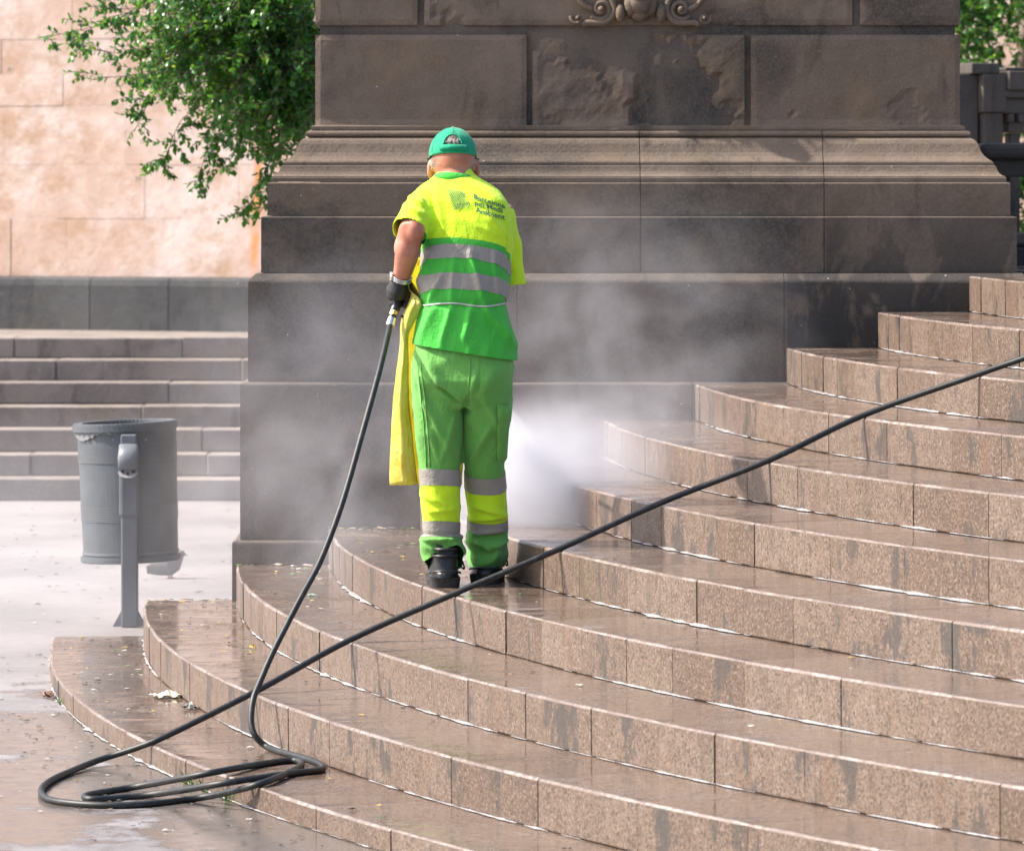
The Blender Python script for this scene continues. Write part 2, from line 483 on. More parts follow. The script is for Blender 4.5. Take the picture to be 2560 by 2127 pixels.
def foam_mat():
    t = NT('water_foam'); p = t.pos()
    n = t.noise(p, 150, 3)
    t.bsdf(t.mix(t.ramp(n, [(0.3, 0.0), (0.7, 1.0)]), (0.15, 0.14, 0.14), (0.5, 0.49, 0.5)), 0.25, bump=n, bstr=0.6, bdist=0.004)
    return t.m
M['foam'] = foam_mat()
tag(mesh_obj('water_foam', fv, ff, M['foam']), 'white foam and water lying along the foot of the risers', None, None, 'stuff')

# ------------------------------------------------------------------ pedestal
ped = empty('stone_pedestal', (0.2, 22.4, G))
tag(ped, 'massive dark sandstone pedestal with moulded base and big ashlar blocks', 'pedestal')
def rel(o):                       # keep world coordinates for a child built in world space
    o.matrix_parent_inverse = o.parent.matrix_world.inverted() if False else Matrix.Translation(-o.parent.location)
    return o
S_ = D0
def xat(u, Y): return (u*K-1280)*Y/F
def zat(v, Y): return H-(v*K-V0)*Y/F
YSH = D0+0.27                     # face of the shaft
XL, XR = xat(646.5, YSH), xat(1969, YSH)     # shaft corners
YB = YSH+2.7

def sweep_block(name, prof, x0, x1, left, right, mat, wob=0.0):
    """prof: [(outward offset from shaft face, z)...] top to bottom; runs along the front from x0 to x1, returning round a corner where asked"""
    stations = []
    nx = max(2, int((x1-x0)/0.12))
    def front(x): return lambda o: (x, YSH-o)
    if left:
        stations.append(lambda o: (XL-o, YB)); stations.append(lambda o: (XL-o, YSH-o))
        xs = [x0+(x1-x0)*i/nx for i in range(1, nx+1)]
    else:
        xs = [x0+(x1-x0)*i/nx for i in range(0, nx+1)]
    if right: xs = xs[:-1]
    stations += [front(x) for x in xs]
    if right:
        stations.append(lambda o: (XR+o, YSH-o)); stations.append(lambda o: (XR+o, YB))
    vs_, fs = [], []
    zt, zb = prof[0][1], prof[-1][1]
    full = prof
    n = len(full)
    for si, s in enumerate(stations):
        for j, (o, z) in enumerate(full):
            x, y = s(o)
            w = noise.noise(Vector((x*2.3, z*9, 3.3)))*wob+noise.noise(Vector((x*11, z*15, 5.3)))*wob*0.5
            vs_.append((x, y+w, z+w*0.6))
    for i in range(len(stations)-1):
        for j in range(n-1):
            a = i*n+j
            fs.append((a, a+1, a+n+1, a+n))
    # top, bottom and ends run back into the wall
    m = len(vs_)
    def inner(i):
        x, y = stations[i](-0.25)
        if left and i == 0: y = YB
        if right and i == len(stations)-1: y = YB
        return x, y
    for i in range(len(stations)):
        x, y = inner(i); vs_.append((x, y, zt)); vs_.append((x, y, zb))
    for i in range(len(stations)-1):
        a, b = m+2*i, m+2*i+2
        fs.append((i*n, (i+1)*n, b, a)); fs.append((i*n+n-1, a+1, b+1, (i+1)*n+n-1))
    for i in (0, len(stations)-1):
        loop = [i*n+j for j in range(n)]+[m+2*i+1, m+2*i]
        fs.append(tuple(loop if i == 0 else loop[::-1]))
    o = mesh_obj(name, vs_, fs, mat, ped)
    rel(o)
    b = bmesh.new(); b.from_mesh(o.data); bmesh.ops.recalc_face_normals(b, faces=b.faces); b.to_mesh(o.data); b.free()
    return o

# mouldings, by height on the face
def Zs(v, o): return zat(v, YSH-o)
mould_top = [(0.0, 0, 246), (0.004, 0, 250), (0.010, 0, 254), (0.019, 0, 258.5), (0.019, 0, 267)]
def prof_of(rows): return [(o, Zs(v, o)) for o, v in rows]
torus = [(0.02, 268.2), (0.033, 269.5), (0.0395, 272), (0.041, 275.2), (0.0395, 278.5), (0.033, 281), (0.026, 282)]
cyma = [(0.026, 282.6), (0.044, 284), (0.058, 288), (0.068, 295), (0.075, 304), (0.083, 313), (0.095, 321), (0.110, 327), (0.122, 330.5), (0.124, 332.5), (0.130, 333.2), (0.130, 339.6)]
cav = [(0.138, 340.6), (0.141, 346), (0.146, 352), (0.154, 357), (0.166, 360.8), (0.174, 362), (0.174, 364), (0.178, 365), (0.178, 373)]
P1p = [(0.184, 374.2), (0.191, 375.3), (0.193, 377), (0.193, 405), (0.193, 430), (0.194, 442.2)]
P2p = [(0.199, 443.6), (0.215, 444.6), (0.218, 446.5), (0.218, 480), (0.218, 520), (0.218, 559)]
B1p = [(0.222, 560.4), (0.240, 560.8), (0.262, 572), (0.268, 576), (0.27, 580), (0.27, 640), (0.27, 720), (0.27, 782)]
B2p = [(0.272, 783.3), (0.286, 783.9), (0.299, 787.5), (0.301, 791), (0.301, 870), (0.301, 980), (0.301, 1106.5)]
B3p = [(0.303, 1108), (0.318, 1108.6), (0.331, 1112), (0.333, 1116), (0.333, 1160), (0.333, 1330)]
zend = {}
def course(name, rows, joints, mat, wob=0.002):
    xs = [XL]+[xat(u, YSH-rows[-1][0]) for u in joints]+[XR]
    for i in range(len(xs)-1):
        a = xs[i]+(0.0016 if i else 0); b = xs[i+1]-(0.0016 if i < len(xs)-2 else 0)
        sweep_block(name, prof_of(rows), a, b, i == 0, i == len(xs)-2, mat, wob)
course('base_moulding', torus+cyma+cav, [1313, 1690], M['ped'], 0.0012)
course('plinth_block', P1p, [1313, 1690], M['ped'])
course('plinth_block', P2p, [1313, 1690], M['ped_mid'])
course('base_block', B1p, [1060, 1608], M['ped_low'], 0.003)
course('base_block', B2p, [860, 1420], M['ped_low'], 0.003)
course('base_block', B3p, [760, 1200, 1700], M['ped_low'], 0.003)

# shaft: recessed core and drafted ashlar blocks
zfl = Zs(267.2, 0.019); zA0, zA1 = zat(52, YSH), zat(-150, YSH); zB1 = zat(72, YSH)
cb = bmesh.new(); box_bm(cb, XL+0.02, XR-0.02, YSH+0.02, YB, zfl-0.9, zA1+0.0)
box_bm(cb, XL-0.1, XR+0.1, YSH-0.1, YB-0.02, G, zfl-0.85)
rel(bm_obj('core', cb, M['ped_low'], ped))

def ashlar(x0, x1, z0, z1, flare, seed, rough, chips=None, left=False, right=False):
    nx, nzz = max(6, int((x1-x0)/0.022)), max(6, int((z1-z0)/0.022))
    xs = [x0+(x1-x0)*i/nx for i in range(nx+1)]; zs = [z0+(z1-z0)*j/nzz for j in range(nzz+1)]
    vs_, fs = [], []
    for z in zs:
        for x in xs:
            e = min(x-x0, x1-x, z1-z, (z-z0) if not flare else 9)
            y = YSH
            y += max(0, 0.006-e)*0.9                                   # eased arris
            y += 0.0025*noise.noise(Vector((x*3+seed, z*3, seed)))+0.0012*noise.noise(Vector((x*16, z*16, seed)))
            if rough:
                inn = min(1, max(0, e-0.012)/0.03)
                q = Vector((x*5+seed, z*7, seed)); r_ = noise.fractal(q, 0.9, 2.1, 5)
                y += inn*rough*(r_*0.6+0.3*noise.noise(Vector((x*2.2, z*2.6, seed+5))))
            if chips: y += chips(x, z)
            if flare:
                t = (z0+0.05-z)/0.05
                if t > 0: y -= 0.019*t*t
            vs_.append((x, y, z))
    W = nx+1
    for j in range(nzz):
        for i in range(nx):
            a = j*W+i; fs.append((a, a+1, a+W+1, a+W))
    n0 = len(vs_)
    for z in (z0, z1):
        for x in (x0, x1): vs_.append((x, (YB if (x == x0 and left) or (x == x1 and right) else YSH+0.2), z))
    bl, br, tl, tr = n0, n0+1, n0+2, n0+3
    fs.append(tuple([i for i in range(W)][::-1]+[bl, br]))
    fs.append(tuple([nzz*W+i for i in range(W)]+[tr, tl]))
    fs.append(tuple([j*W for j in range(nzz+1)]+[tl, bl]))
    fs.append(tuple([j*W+nx for j in range(nzz+1)][::-1]+[br, tr]))
    o = mesh_obj('ashlar_block', vs_, fs, M['ped'], ped); rel(o)
    b = bmesh.new(); b.from_mesh(o.data); bmesh.ops.recalc_face_normals(b, faces=b.faces); b.to_mesh(o.data); b.free()
    return o
def ux(u): return xat(u, YSH)
def flake(x, z, seed, lev, depth):
    # skin of the stone that has scaled off: irregular steps with steep edges
    n_ = noise.noise(Vector((x*1.9+seed, z*2.6, seed)))+0.35*noise.noise(Vector((x*7, z*9, seed)))+0.14*noise.noise(Vector((x*24, z*24, seed)))
    t_ = max(0.0, min(1.0, (n_-lev)/0.07)); m_ = max(0.0, min(1.0, (n_-lev-0.28)/0.06))
    return depth*(t_*t_*(3-2*t_)+0.7*m_+t_*0.35*noise.fractal(Vector((x*14, z*14, seed)), 0.9, 2.1, 4))
def chips_mid(x, z): return flake(x, z, 3.7, -0.12, 0.022)
zb_ = zfl+0.001
ashlar(XL, ux(1080), zb_, zB1, True, 1.0, 0.003, left=True)
ashlar(ux(1092), ux(1527), zb_, zB1, True, 2.0, 0.034, chips_mid)
ashlar(ux(1540), XR, zb_, zB1, True, 3.0, 0.008, lambda x, z: flake(x, z, 8.1, 0.32, 0.010), right=True)
ashlar(XL, ux(856), zA0, zA1, False, 4.0, 0.003, left=True)
ashlar(ux(870), ux(1748), zA0, zA1, False, 5.0, 0.008, lambda x, z: flake(x, z, 5.5, 0.22, 0.014))
ashlar(ux(1764), XR, zA0, zA1, False, 6.0, 0.014, right=True)
# flared foot of the two side blocks is drawn round the corner by a thin fillet course
course('fillet', [(0.001, 257.5), (0.012, 258.0), (0.019, 259.5), (0.019, 267)], [], M['ped'], 0.0008)

# carved scroll ornament hanging over the upper blocks
ob = bmesh.new()
def spiral(c, r0, turns, start, dirn, thick, tail):
    pts, rad = [], []
    n = 40
    for i in range(n+1):
        t = i/n; a = start+dirn*turns*2*pi*t; r = r0*(1-0.78*t)
        p = c+Vector((cos(a)*r, 0, sin(a)*r)); p.y -= 0.012+0.02*t
        pts.append(p); rad.append(thick*(1-0.45*t))
    pts = [c+Vector(q) for q in tail]+pts
    rad = [thick*0.6]*len(tail)+rad
    tube_bm(ob, catmull(pts, 2), [rad[min(len(rad)-1, i//2)] for i in range(len(pts)*2-1)], 8, up=Vector((0, 1, 0)))
    ellipsoid_bm(ob, c+Vector((0, -0.03, 0)), (r0*0.3, 0.02, r0*0.3), seg=12, ring=8)
for sgn in (-1, 1):
    cx = 1314
    cpt = at(cx+sgn*82, 20, YSH); spiral(cpt, 0.046, 1.3, pi*1.2 if sgn < 0 else -pi*0.2, 1 if sgn < 0 else -1, 0.013, [])
    cpt = at(cx+sgn*130, 38, YSH); spiral(cpt, 0.028, 0.8, pi*0.9 if sgn < 0 else pi*0.1, 1 if sgn < 0 else -1, 0.009, [])
    pts = [at(cx+sgn*u, v, YSH-0.02) for u, v in ((120, 50), (105, 47), (90, 48), (72, 46), (58, 34), (54, 16), (62, -6), (80, -30))]
    tube_bm(ob, catmull(pts, 4), 0.013, 8, up=Vector((0, 1, 0)))
    pts = [at(cx+sgn*u, v, YSH-0.02) for u, v in ((98, 20), (115, 12), (128, -6), (132, -30))]
    tube_bm(ob, catmull(pts, 4), 0.012, 8, up=Vector((0, 1, 0)))
    ellipsoid_bm(ob, at(cx+sgn*42, 28, YSH-0.02), (0.022, 0.03, 0.04), seg=12, ring=8)
    ellipsoid_bm(ob, at(cx+sgn*20, 10, YSH-0.02), (0.03, 0.035, 0.05), seg=12, ring=8)
ellipsoid_bm(ob, at(cx, 6, YSH-0.02), (0.055, 0.06, 0.055), seg=16, ring=10)
ellipsoid_bm(ob, at(cx, 28, YSH-0.01), (0.045, 0.04, 0.035), seg=16, ring=10)
ellipsoid_bm(ob, at(cx, -12, YSH-0.03), (0.05, 0.07, 0.045), seg=16, ring=10)
rel(bm_obj('carved_ornament', ob, M['ped'], ped, True))

# ------------------------------------------------------------------ steps, plinth and pink wall at the back
bst = empty('staircase', (-2.4, 31, G))
tag(bst, 'straight flight of worn grey steps behind the litter bin', 'staircase')
YS0 = 30.96; BR, BT = 0.136, 0.30
cuts = [[-7.0, -4.9, -3.35, -2.1, 0.2], [-7, -4.6, -3.0, -1.9, 0.2], [-7, -5.2, -3.95, -1.95, -0.8, 0.2], [-7, -4.4, -2.35, -0.7, 0.2], [-7, -4.0, -2.2, -0.9, 0.2], [-7, -4.8, -2.95, -1.75, -0.5, 0.2], [-7, -5.0, -3.25, -2.15, -0.9, 0.2]]
for k in range(7):
    st = empty('step', (0, 0, 0), bst)
    st.matrix_parent_inverse = Matrix.Translation(-bst.location)
    xs = cuts[k]
    for a, b in zip(xs, xs[1:]):
        bb = bmesh.new()
        zj = random.uniform(-0.004, 0.004); yj = random.uniform(-0.012, 0.012)
        box_bm(bb, a+0.002, b-0.002, YS0+BT*k+yj, YS0+BT*(k+1)+0.08, G+BR*k+0.002, G+BR*(k+1)+zj, 0.008)
        bm_obj('stone_block', bb, M['pave'], st)
# upper terrace in front of the wall
tb = bmesh.new(); box_bm(tb, -9, 0.2, YS0+BT*7+0.02, 36.5, G, G+BR*7-0.006)
tag(bm_obj('terrace', tb, M['pave']), 'pale stone terrace above the back steps', None, None, 'structure')

wall = empty('stone_wall', (-3.6, 34.8, 1.0))
tag(wall, 'sunlit pink and ochre stone wall on a dark plinth behind the tree', 'wall')
wall.rotation_euler = (0, 0, radians(-22))
def wbox(name, x0, x1, y0, y1, z0, z1, mat, bev=0.006, parent=wall):
    b = bmesh.new(); box_bm(b, x0, x1, y0, y1, z0, z1, bev); return bm_obj(name, b, mat, parent)
pz0, pz1 = 0.0, 0.385
x = -5.0
for w in (2.2, 2.0, 1.55, 0.6, 0.61, 0.62, 0.9, 1.1, 1.2, 1.4, 1.5, 1.5):
    bb = bmesh.new()
    v_ = box_bm(bb, x+0.003, x+w-0.003, 0.0, 0.5, pz0, pz1-0.06)
    pr = [(0.0, pz1-0.0585), (0.01, pz1-0.015), (0.03, pz1), (0.5, pz1), (0.5, pz1-0.0585)]
    A = [bb.verts.new((x+0.003, y, z)) for y, z in pr]; B = [bb.verts.new((x+w-0.003, y, z)) for y, z in pr]
    for i in range(5): bb.faces.new((A[i], A[(i+1) % 5], B[(i+1) % 5], B[i]))
    bb.faces.new(A[::-1]); bb.faces.new(B)
    bmesh.ops.recalc_face_normals(bb, faces=bb.faces)
    bm_obj('plinth_block', bb, M['plinth'], wall); x += w
rows = [0.386]
for h in (0.40, 0.37, 0.41, 0.22, 0.24, 0.42, 0.38, 0.42, 0.4, 0.4): rows.append(rows[-1]+h)
rw = random.Random(21)
for i in range(len(rows)-1):
    x = -5.0-rw.uniform(0, 0.4)
    while x < 9.5:
        w = rw.uniform(0.42, 0.95)
        bb = bmesh.new(); y0 = 0.10+rw.uniform(-0.0025, 0.0025)
        box_bm(bb, x+0.0015, x+w-0.0015, y0, 0.45, rows[i]+0.0015, rows[i+1]-0.0015, 0.002)
        bm_obj('ashlar_block', bb, M['pink'], wall); x += w
bb = bmesh.new(); box_bm(bb, -5.3, 10.3, 0.1035, 0.44, 0.386, rows[-1]); bm_obj('mortar', bb, M['mortar'], wall)
# ------------------------------------------------------------------ balustrades at the right
def lathe_bm(bm, c, prof, n=16):
    R = [[bm.verts.new((c[0]+r*cos(2*pi*k/n), c[1]+r*sin(2*pi*k/n), c[2]+z)) for k in range(n)] for r, z in prof]
    for A, B in zip(R, R[1:]):
        for k in range(n): bm.faces.new((A[k], A[(k+1) % n], B[(k+1) % n], B[k]))
    bm.faces.new(R[0][::-1]); bm.faces.new(R[-1])
ZL = RS*11
nb = empty('balustrade', (xat(2018, 23.7), 23.7, ZL))
tag(nb, 'low dark stone balustrade with bulging balusters right behind the pedestal', 'balustrade')
def nbox(name, x0, x1, y0, y1, z0, z1, mat=M['bal'], bev=0.012, parent=nb):
    b = bmesh.new(); box_bm(b, x0, x1, y0, y1, z0, z1, bev); return bm_obj(name, b, mat, parent)
nbox('base_course', -0.05, 2.6, -0.13, 0.13, -0.02, 0.085)
nbox('base_course', -0.02, 2.55, -0.10, 0.10, 0.086, 0.11)
nbox('handrail', -0.03, 2.6, -0.15, 0.15, 0.50, 0.575, bev=0.025)
nbox('frieze', 0.0, 2.55, -0.10, 0.10, 0.415, 0.4985)
bal_prof = [(0.06, 0.111), (0.06, 0.135), (0.04, 0.14), (0.034, 0.16), (0.05, 0.19), (0.082, 0.25), (0.09, 0.29), (0.075, 0.335), (0.045, 0.37), (0.045, 0.385), (0.062, 0.392), (0.062, 0.414)]
for i in range(11):
    b = bmesh.new(); lathe_bm(b, (0.06+0.235*i, 0, 0), bal_prof); bm_obj('baluster', b, M['bal'], nb, True)
fbx = xat(2046, 27.0)
fb = empty('balustrade', (fbx, 27.0, ZL))
tag(fb, 'tall stone balustrade with square post and dentilled handrail further back at the right edge', 'balustrade')
fb.rotation_euler = (0, 0, radians(24))
zt = zat(142, 27.0)-ZL
nbox('post', -0.115, 0.0, -0.06, 0.06, -0.02, zt-0.235, parent=fb, bev=0.006)
nbox('post_head', -0.13, 0.015, -0.075, 0.075, zt-0.234, zt-0.03, parent=fb, bev=0.006)
nbox('post_cap', -0.19, -0.02, -0.06, 0.10, zt-0.029, zt+0.03, parent=fb, bev=0.008)
nbox('side_pier', -0.34, -0.131, -0.02, 0.12, -0.02, zt-0.03, parent=fb, bev=0.006)
nbox('handrail', 0.016, 3.2, -0.10, 0.10, zt-0.115, zt-0.012, parent=fb, bev=0.008)
nbox('handrail', 0.016, 3.2, -0.06, 0.06, zt-0.011, zt+0.008, parent=fb, bev=0.006)
nbox('frieze', 0.001, 3.2, -0.085, 0.085, zt-0.155, zt-0.116, parent=fb, bev=0.006)
nbox('frieze', 0.001, 3.2, -0.06, 0.06, zt-0.24, zt-0.156, parent=fb, bev=0.006)
nbox('base_course', 0.001, 3.2, -0.09, 0.09, -0.02, 0.12, parent=fb)
for i in range(50):
    nbox('dentil', 0.03+0.062*i, 0.06+0.062*i, -0.075, 0.075, zt-0.285, zt-0.241, parent=fb, bev=0.002)
for i in range(20):
    x = 0.09+0.155*i
    nbox('baluster', x-0.032, x+0.032, -0.032, 0.032, 0.121, zt-0.345, parent=fb, bev=0.008)
    nbox('capital', x-0.05, x+0.05, -0.05, 0.05, zt-0.344, zt-0.286, parent=fb, bev=0.008)

# ------------------------------------------------------------------ trees
def leaf_mat(name, ca, cb, trans):
    t = NT(name)
    at_ = t.n('ShaderNodeAttribute', attribute_name='leafrand')
    c = t.ramp(at_.outputs['Fac'], [(0.0, ca), (0.6, cb), (0.92, tuple(x*1.5 for x in cb)), (1.0, (0.30, 0.36, 0.04))])
    b = t.bsdf(c, 0.3, Specular_IOR_Level=0.5)
    tr = t.n('ShaderNodeBsdfTranslucent'); t.l(t.mix(0.6, c, (0.2, 0.42, 0.03)), tr.inputs[0])
    mx = t.n('ShaderNodeMixShader'); mx.inputs[0].default_value = trans
    t.l(b.outputs[0], mx.inputs[1]); t.l(tr.outputs[0], mx.inputs[2]); t.l(mx.outputs[0], t.out.inputs[0])
    return t.m
M['leaf'] = leaf_mat('glossy_leaf', (0.017, 0.07, 0.02), (0.042, 0.155, 0.026), 0.36)
M['bark'] = simple('bark', (0.12, 0.09, 0.07), 0.85, 0.3, 15, 0.6)

def make_tree(name, base, twigs, leaf_len, seed, label, trunk_top, density=1.0, rad=0.07):
    """twigs: list of polylines (world points) that carry leaves; trunk from base to trunk_top"""
    r = random.Random(seed)
    root = empty(name, base)
    tag(root, label, 'tree')
    off = Vector(base)
    tb = bmesh.new()
    tp = [Vector((0, 0, 0)), (Vector(trunk_top)-off)*0.35+Vector((0.06, 0.03, 0)), (Vector(trunk_top)-off)*0.7+Vector((-0.04, 0, 0)), Vector(trunk_top)-off]
    tp = catmull(tp, 6)
    tube_bm(tb, tp, [rad*(1-0.55*i/len(tp)) for i in range(len(tp))], 12)
    bm_obj('trunk', tb, M['bark'], root, True)
    lb = bmesh.new()
    V, Fc, A = [], [], []
    for tw in twigs:
        pts = catmull([Vector(p)-off for p in tw], 6)
        n = len(pts)
        tube_bm(lb, pts, [max(0.0018, 0.004*(1-i/n)) for i in range(n)], 5)
        def sprig(p0, d, length, depth):
            steps = max(3, int(length/0.022/1.0))
            p = p0.copy(); dd = d.normalized(); line = [p.copy()]
            for i in range(steps):
                dd = (dd+Vector((r.uniform(-.18, .18), r.uniform(-.18, .18), r.uniform(-.2, .12)))).normalized()
                p = p+dd*length/steps; line.append(p.copy())
                for q in range(2):
                    ax = Vector((r.gauss(0, 1), r.gauss(0, 1), r.gauss(0, 1)))
                    ld = (dd*0.6+(ax-dd*ax.dot(dd)).normalized()*1.0+Vector((0, 0, -0.1))).normalized()
                    add_leaf(p, ld)
            if len(line) > 1: tube_bm(lb, line, 0.0018, 4, cap=False)
            if depth > 0:
                for _ in range(2):
                    sprig(line[r.randrange(1, len(line))], (dd+Vector((r.uniform(-1, 1), r.uniform(-1, 1), r.uniform(-.8, .6)))*0.9), length*0.6, depth-1)
        def add_leaf(p, d):
            L = leaf_len*r.uniform(0.65, 1.2); w = L*r.uniform(0.27, 0.36)
            s = d.cross(Vector((r.gauss(0, .4), r.gauss(0, .4), 1)))
            if s.length < 1e-3: return
            s.normalize(); nn = s.cross(d)
            i0 = len(V)
            V.extend([p, p+d*L*0.35+s*w-nn*0.1*L, p+d*L*0.72+s*w*0.72-nn*0.16*L, p+d*L-nn*0.28*L, p+d*L*0.72-s*w*0.72-nn*0.16*L, p+d*L*0.35-s*w-nn*0.1*L, p+d*L*0.35-nn*0.16*L*0.2, p+d*L*0.72-nn*0.1*L])
            fs = [(0, 6, 1), (1, 6, 7, 2), (2, 7, 3), (3, 7, 4), (4, 7, 6, 5), (5, 6, 0)]
            Fc.extend([tuple(i0+j for j in f) for f in fs])
            A.extend([r.random()]*8)
        tot = sum((b-a).length for a, b in zip(pts, pts[1:]))
        for i in range(1, n):
            seg = (pts[i]-pts[i-1]); d = seg.normalized()
            for _ in range(max(1, int(seg.length/0.03*density))):
                t = r.random()
                ax = Vector((r.gauss(0, 1), r.gauss(0, 1), r.gauss(0, 0.8)))
                sprig(pts[i-1]+seg*t, d*0.5+ax.normalized()*0.8, r.uniform(0.05, 0.16), 0 if r.random() < 0.75 else 1)
    ob_ = bm_obj('branches', lb, M['bark'], root, True); ob_['kind'] = 'stuff'
    o = mesh_obj('crown', V, Fc, M['leaf'], root, True)
    a = o.data.attributes.new('leafrand', 'FLOAT', 'POINT'); a.data.foreach_set('value', A)
    o['kind'] = 'stuff'
    print(name, 'leaf faces', len(Fc))
    return root

YT = 25.5
rt = random.Random(5)
tw = []
def twig(*uv, Y=YT, bend=0.0):
    tw.append([at(u, v, Y+random.uniform(-0.05, 0.05)+bend*i) for i, (u, v) in enumerate(uv)])
# outer sprays that draw the crown's edge
twig((330, -20), (240, 40), (165, 62), (85, 78), Y=25.2)
twig((420, 20), (330, 90), (250, 110), (165, 92), Y=25.4)
twig((450, 60), (360, 120), (290, 150), (215, 160), Y=25.1)
twig((470, 100), (390, 150), (320, 190), (275, 270), Y=25.0)
twig((520, 130), (440, 200), (370, 250), (335, 345), Y=25.2)
twig((560, 160), (490, 240), (430, 300), (405, 375), Y=25.1)
twig((600, 180), (540, 250), (480, 310), (440, 360), Y=25.3)
twig((640, 160), (600, 240), (560, 320), (525, 400), (490, 440), Y=25.2)
twig((660, 200), (620, 270), (580, 340), (545, 430), Y=25.0)
twig((380, -30), (300, 10), (230, 20), (190, 10), Y=25.6)
twig((640, 60), (600, 180), (590, 270), (575, 330), Y=25.4)
for i in range(190):       # body of the crown
    u0 = 665-abs(rt.gauss(0, 105)); v0_ = rt.uniform(-60, 110+max(0, (u0-520)*1.0))
    u1 = u0-rt.uniform(20, 150); v1 = v0_+rt.uniform(20, 130)
    lim = 300+(u1-330)*0.55
    v1 = min(v1, max(60, lim))
    if u1 < 250: u1 = 250+rt.uniform(0, 60)
    Yq = YT+rt.uniform(-0.5, 0.9)
    tw.append([at(u0, v0_, Yq), at((u0+u1)/2, (v0_+v1)/2-12, Yq-0.05), at(u1, v1, Yq-0.1)])
make_tree('evergreen_tree', (xat(760, YT+0.2), YT+0.2, G), tw, 0.037, 11, 'leafy evergreen tree overhanging from behind the left side of the pedestal', at(720, 40, YT+0.2), 1.7)
tw = []
for i in range(56):
    u0 = rt.uniform(1950, 2180); v0_ = rt.uniform(-90, 80); Yq = 30.6+rt.uniform(-0.5, 0.6)
    u1 = u0+rt.uniform(-70, 70); v1 = min(v0_+rt.uniform(10, 90), 118)
    if i >= 30: u0 = rt.uniform(2020, 2220); v0_ = rt.uniform(90, 420); u1 = u0+rt.uniform(-50, 50); v1 = v0_+rt.uniform(20, 90); Yq = 30.9
    tw.append([at(u0, v0_, Yq), at((u0+u1)/2, (v0_+v1)/2-8, Yq-0.05), at(u1, v1, Yq-0.1)])
make_tree('evergreen_tree', (xat(2120, 30.8), 30.8, ZL), tw, 0.048, 12, 'evergreen tree seen over the stone balustrade at the right edge', at(2110, 20, 30.8), 0.9)

# ------------------------------------------------------------------ litter bin
def metal(name, col, rough=0.45):
    return simple(name, col, rough, 0.15, 9, 0.05)
M['bin'] = metal('grey_painted_metal', (0.082, 0.095, 0.108))
M['bin_dark'] = metal('dark_grey_metal', (0.12, 0.135, 0.15))
def perf():
    t = NT('perforated_metal'); p = t.objpos()
    v = t.n('ShaderNodeTexCoord')
    sep = t.n('ShaderNodeSeparateXYZ'); t.l(v.outputs['Object'], sep.inputs[0])
    ang = t.math('ARCTAN2', sep.outputs[0], sep.outputs[1])
    a = t.math('FRACT', t.math('MULTIPLY', ang, 26.0)); b = t.math('FRACT', t.math('MULTIPLY', sep.outputs[2], 110.0))
    da = t.math('SUBTRACT', a, 0.5); db = t.math('SUBTRACT', b, 0.5)
    r = t.math('SQRT', t.math('ADD', t.math('MULTIPLY', da, da), t.math('MULTIPLY', db, db)))
    h = t.ramp(r, [(0.30, 0.0), (0.36, 1.0)])
    t.bsdf(t.mix(h, (0.03, 0.034, 0.038), (0.115, 0.13, 0.145)), 0.4)
    return t.m
M['perf'] = perf()
M['film'] = simple('clear_bin_liner', (0.2, 0.21, 0.22), 0.3, 0.1, 30, 0.2)
YBn = 22.45
bin_ = empty('litter_bin', (xat(263, YBn), YBn, G))
tag(bin_, 'round grey metal litter bin on a single post in the mist', 'bin')
bs = 2100/2560*F/YBn/1.0     # 2100-view pixels per metre at the bin
zb0, zb1 = zat(1146, YBn)-G, zat(866, YBn)-G
rB = 0.2215
def ring_bm(bm, r0, r1, z0, z1, n=64, cx=0, cyy=0.0):
    pr = [(r0, z0), (r0, z1), (r1, z1), (r1, z0)]
    R = [[bm.verts.new((cx+r*sin(2*pi*k/n), cyy-r*cos(2*pi*k/n), z)) for k in range(n)] for r, z in pr]
    for i in range(4):
        A, B = R[i], R[(i+1) % 4]
        for k in range(n): bm.faces.new((A[k], B[k], B[(k+1) % n], A[(k+1) % n]))
bucket = empty('bucket', (0, 0, 0), bin_)
bucket.rotation_euler = (0, radians(-1.9), 0)
bucket.location = (0.022, 0, 0)
b = bmesh.new(); ring_bm(b, rB-0.004, rB, zb0+0.02, zb1-0.03)
for v in b.verts:
    if v.co.z < 0.5*(zb0+zb1): v.co.x *= 0.955; v.co.y *= 0.955
bmesh.ops.recalc_face_normals(b, faces=b.faces); bm_obj('drum', b, M['bin'], bucket, False)
b = bmesh.new(); ring_bm(b, 0.01, rB-0.005, zb0+0.03, zb0+0.04); bm_obj('floor_plate', b, M['bin_dark'], bucket)
b = bmesh.new(); ring_bm(b, rB-0.018, rB+0.004, zb0-0.006, zb0+0.021)
bmesh.ops.bevel(b, geom=[e for e in b.edges], offset=0.004, segments=2, affect='EDGES'); bm_obj('bottom_ring', b, M['bin'], bucket)
b = bmesh.new(); ring_bm(b, rB-0.035, rB+0.014, zb1-0.038, zb1+0.004)
bmesh.ops.bevel(b, geom=[e for e in b.edges], offset=0.007, segments=2, affect='EDGES')
o = bm_obj('rim', b, M['bin'], bucket); o.rotation_euler = (0, radians(-0.5), 0); o.location.z = 0.0
def band(z0, z1, a0, a1, mat, nm):
    b = bmesh.new(); n = 40; R = []
    for i in range(n+1):
        a = a0+(a1-a0)*i/n
        R.append([b.verts.new(((rB*(0.955+0.045*(z-zb0-0.02)/(zb1-zb0-0.05))+0.0025)*sin(a), -(rB*(0.955+0.045*(z-zb0-0.02)/(zb1-zb0-0.05))+0.0025)*cos(a), z)) for z in (z0, z1)])
    for A, B in zip(R, R[1:]): b.faces.new((A[0], B[0], B[1], A[1]))
    bm_obj(nm, b, mat, bucket, True)
zz = lambda v: zat(v, YBn)-G
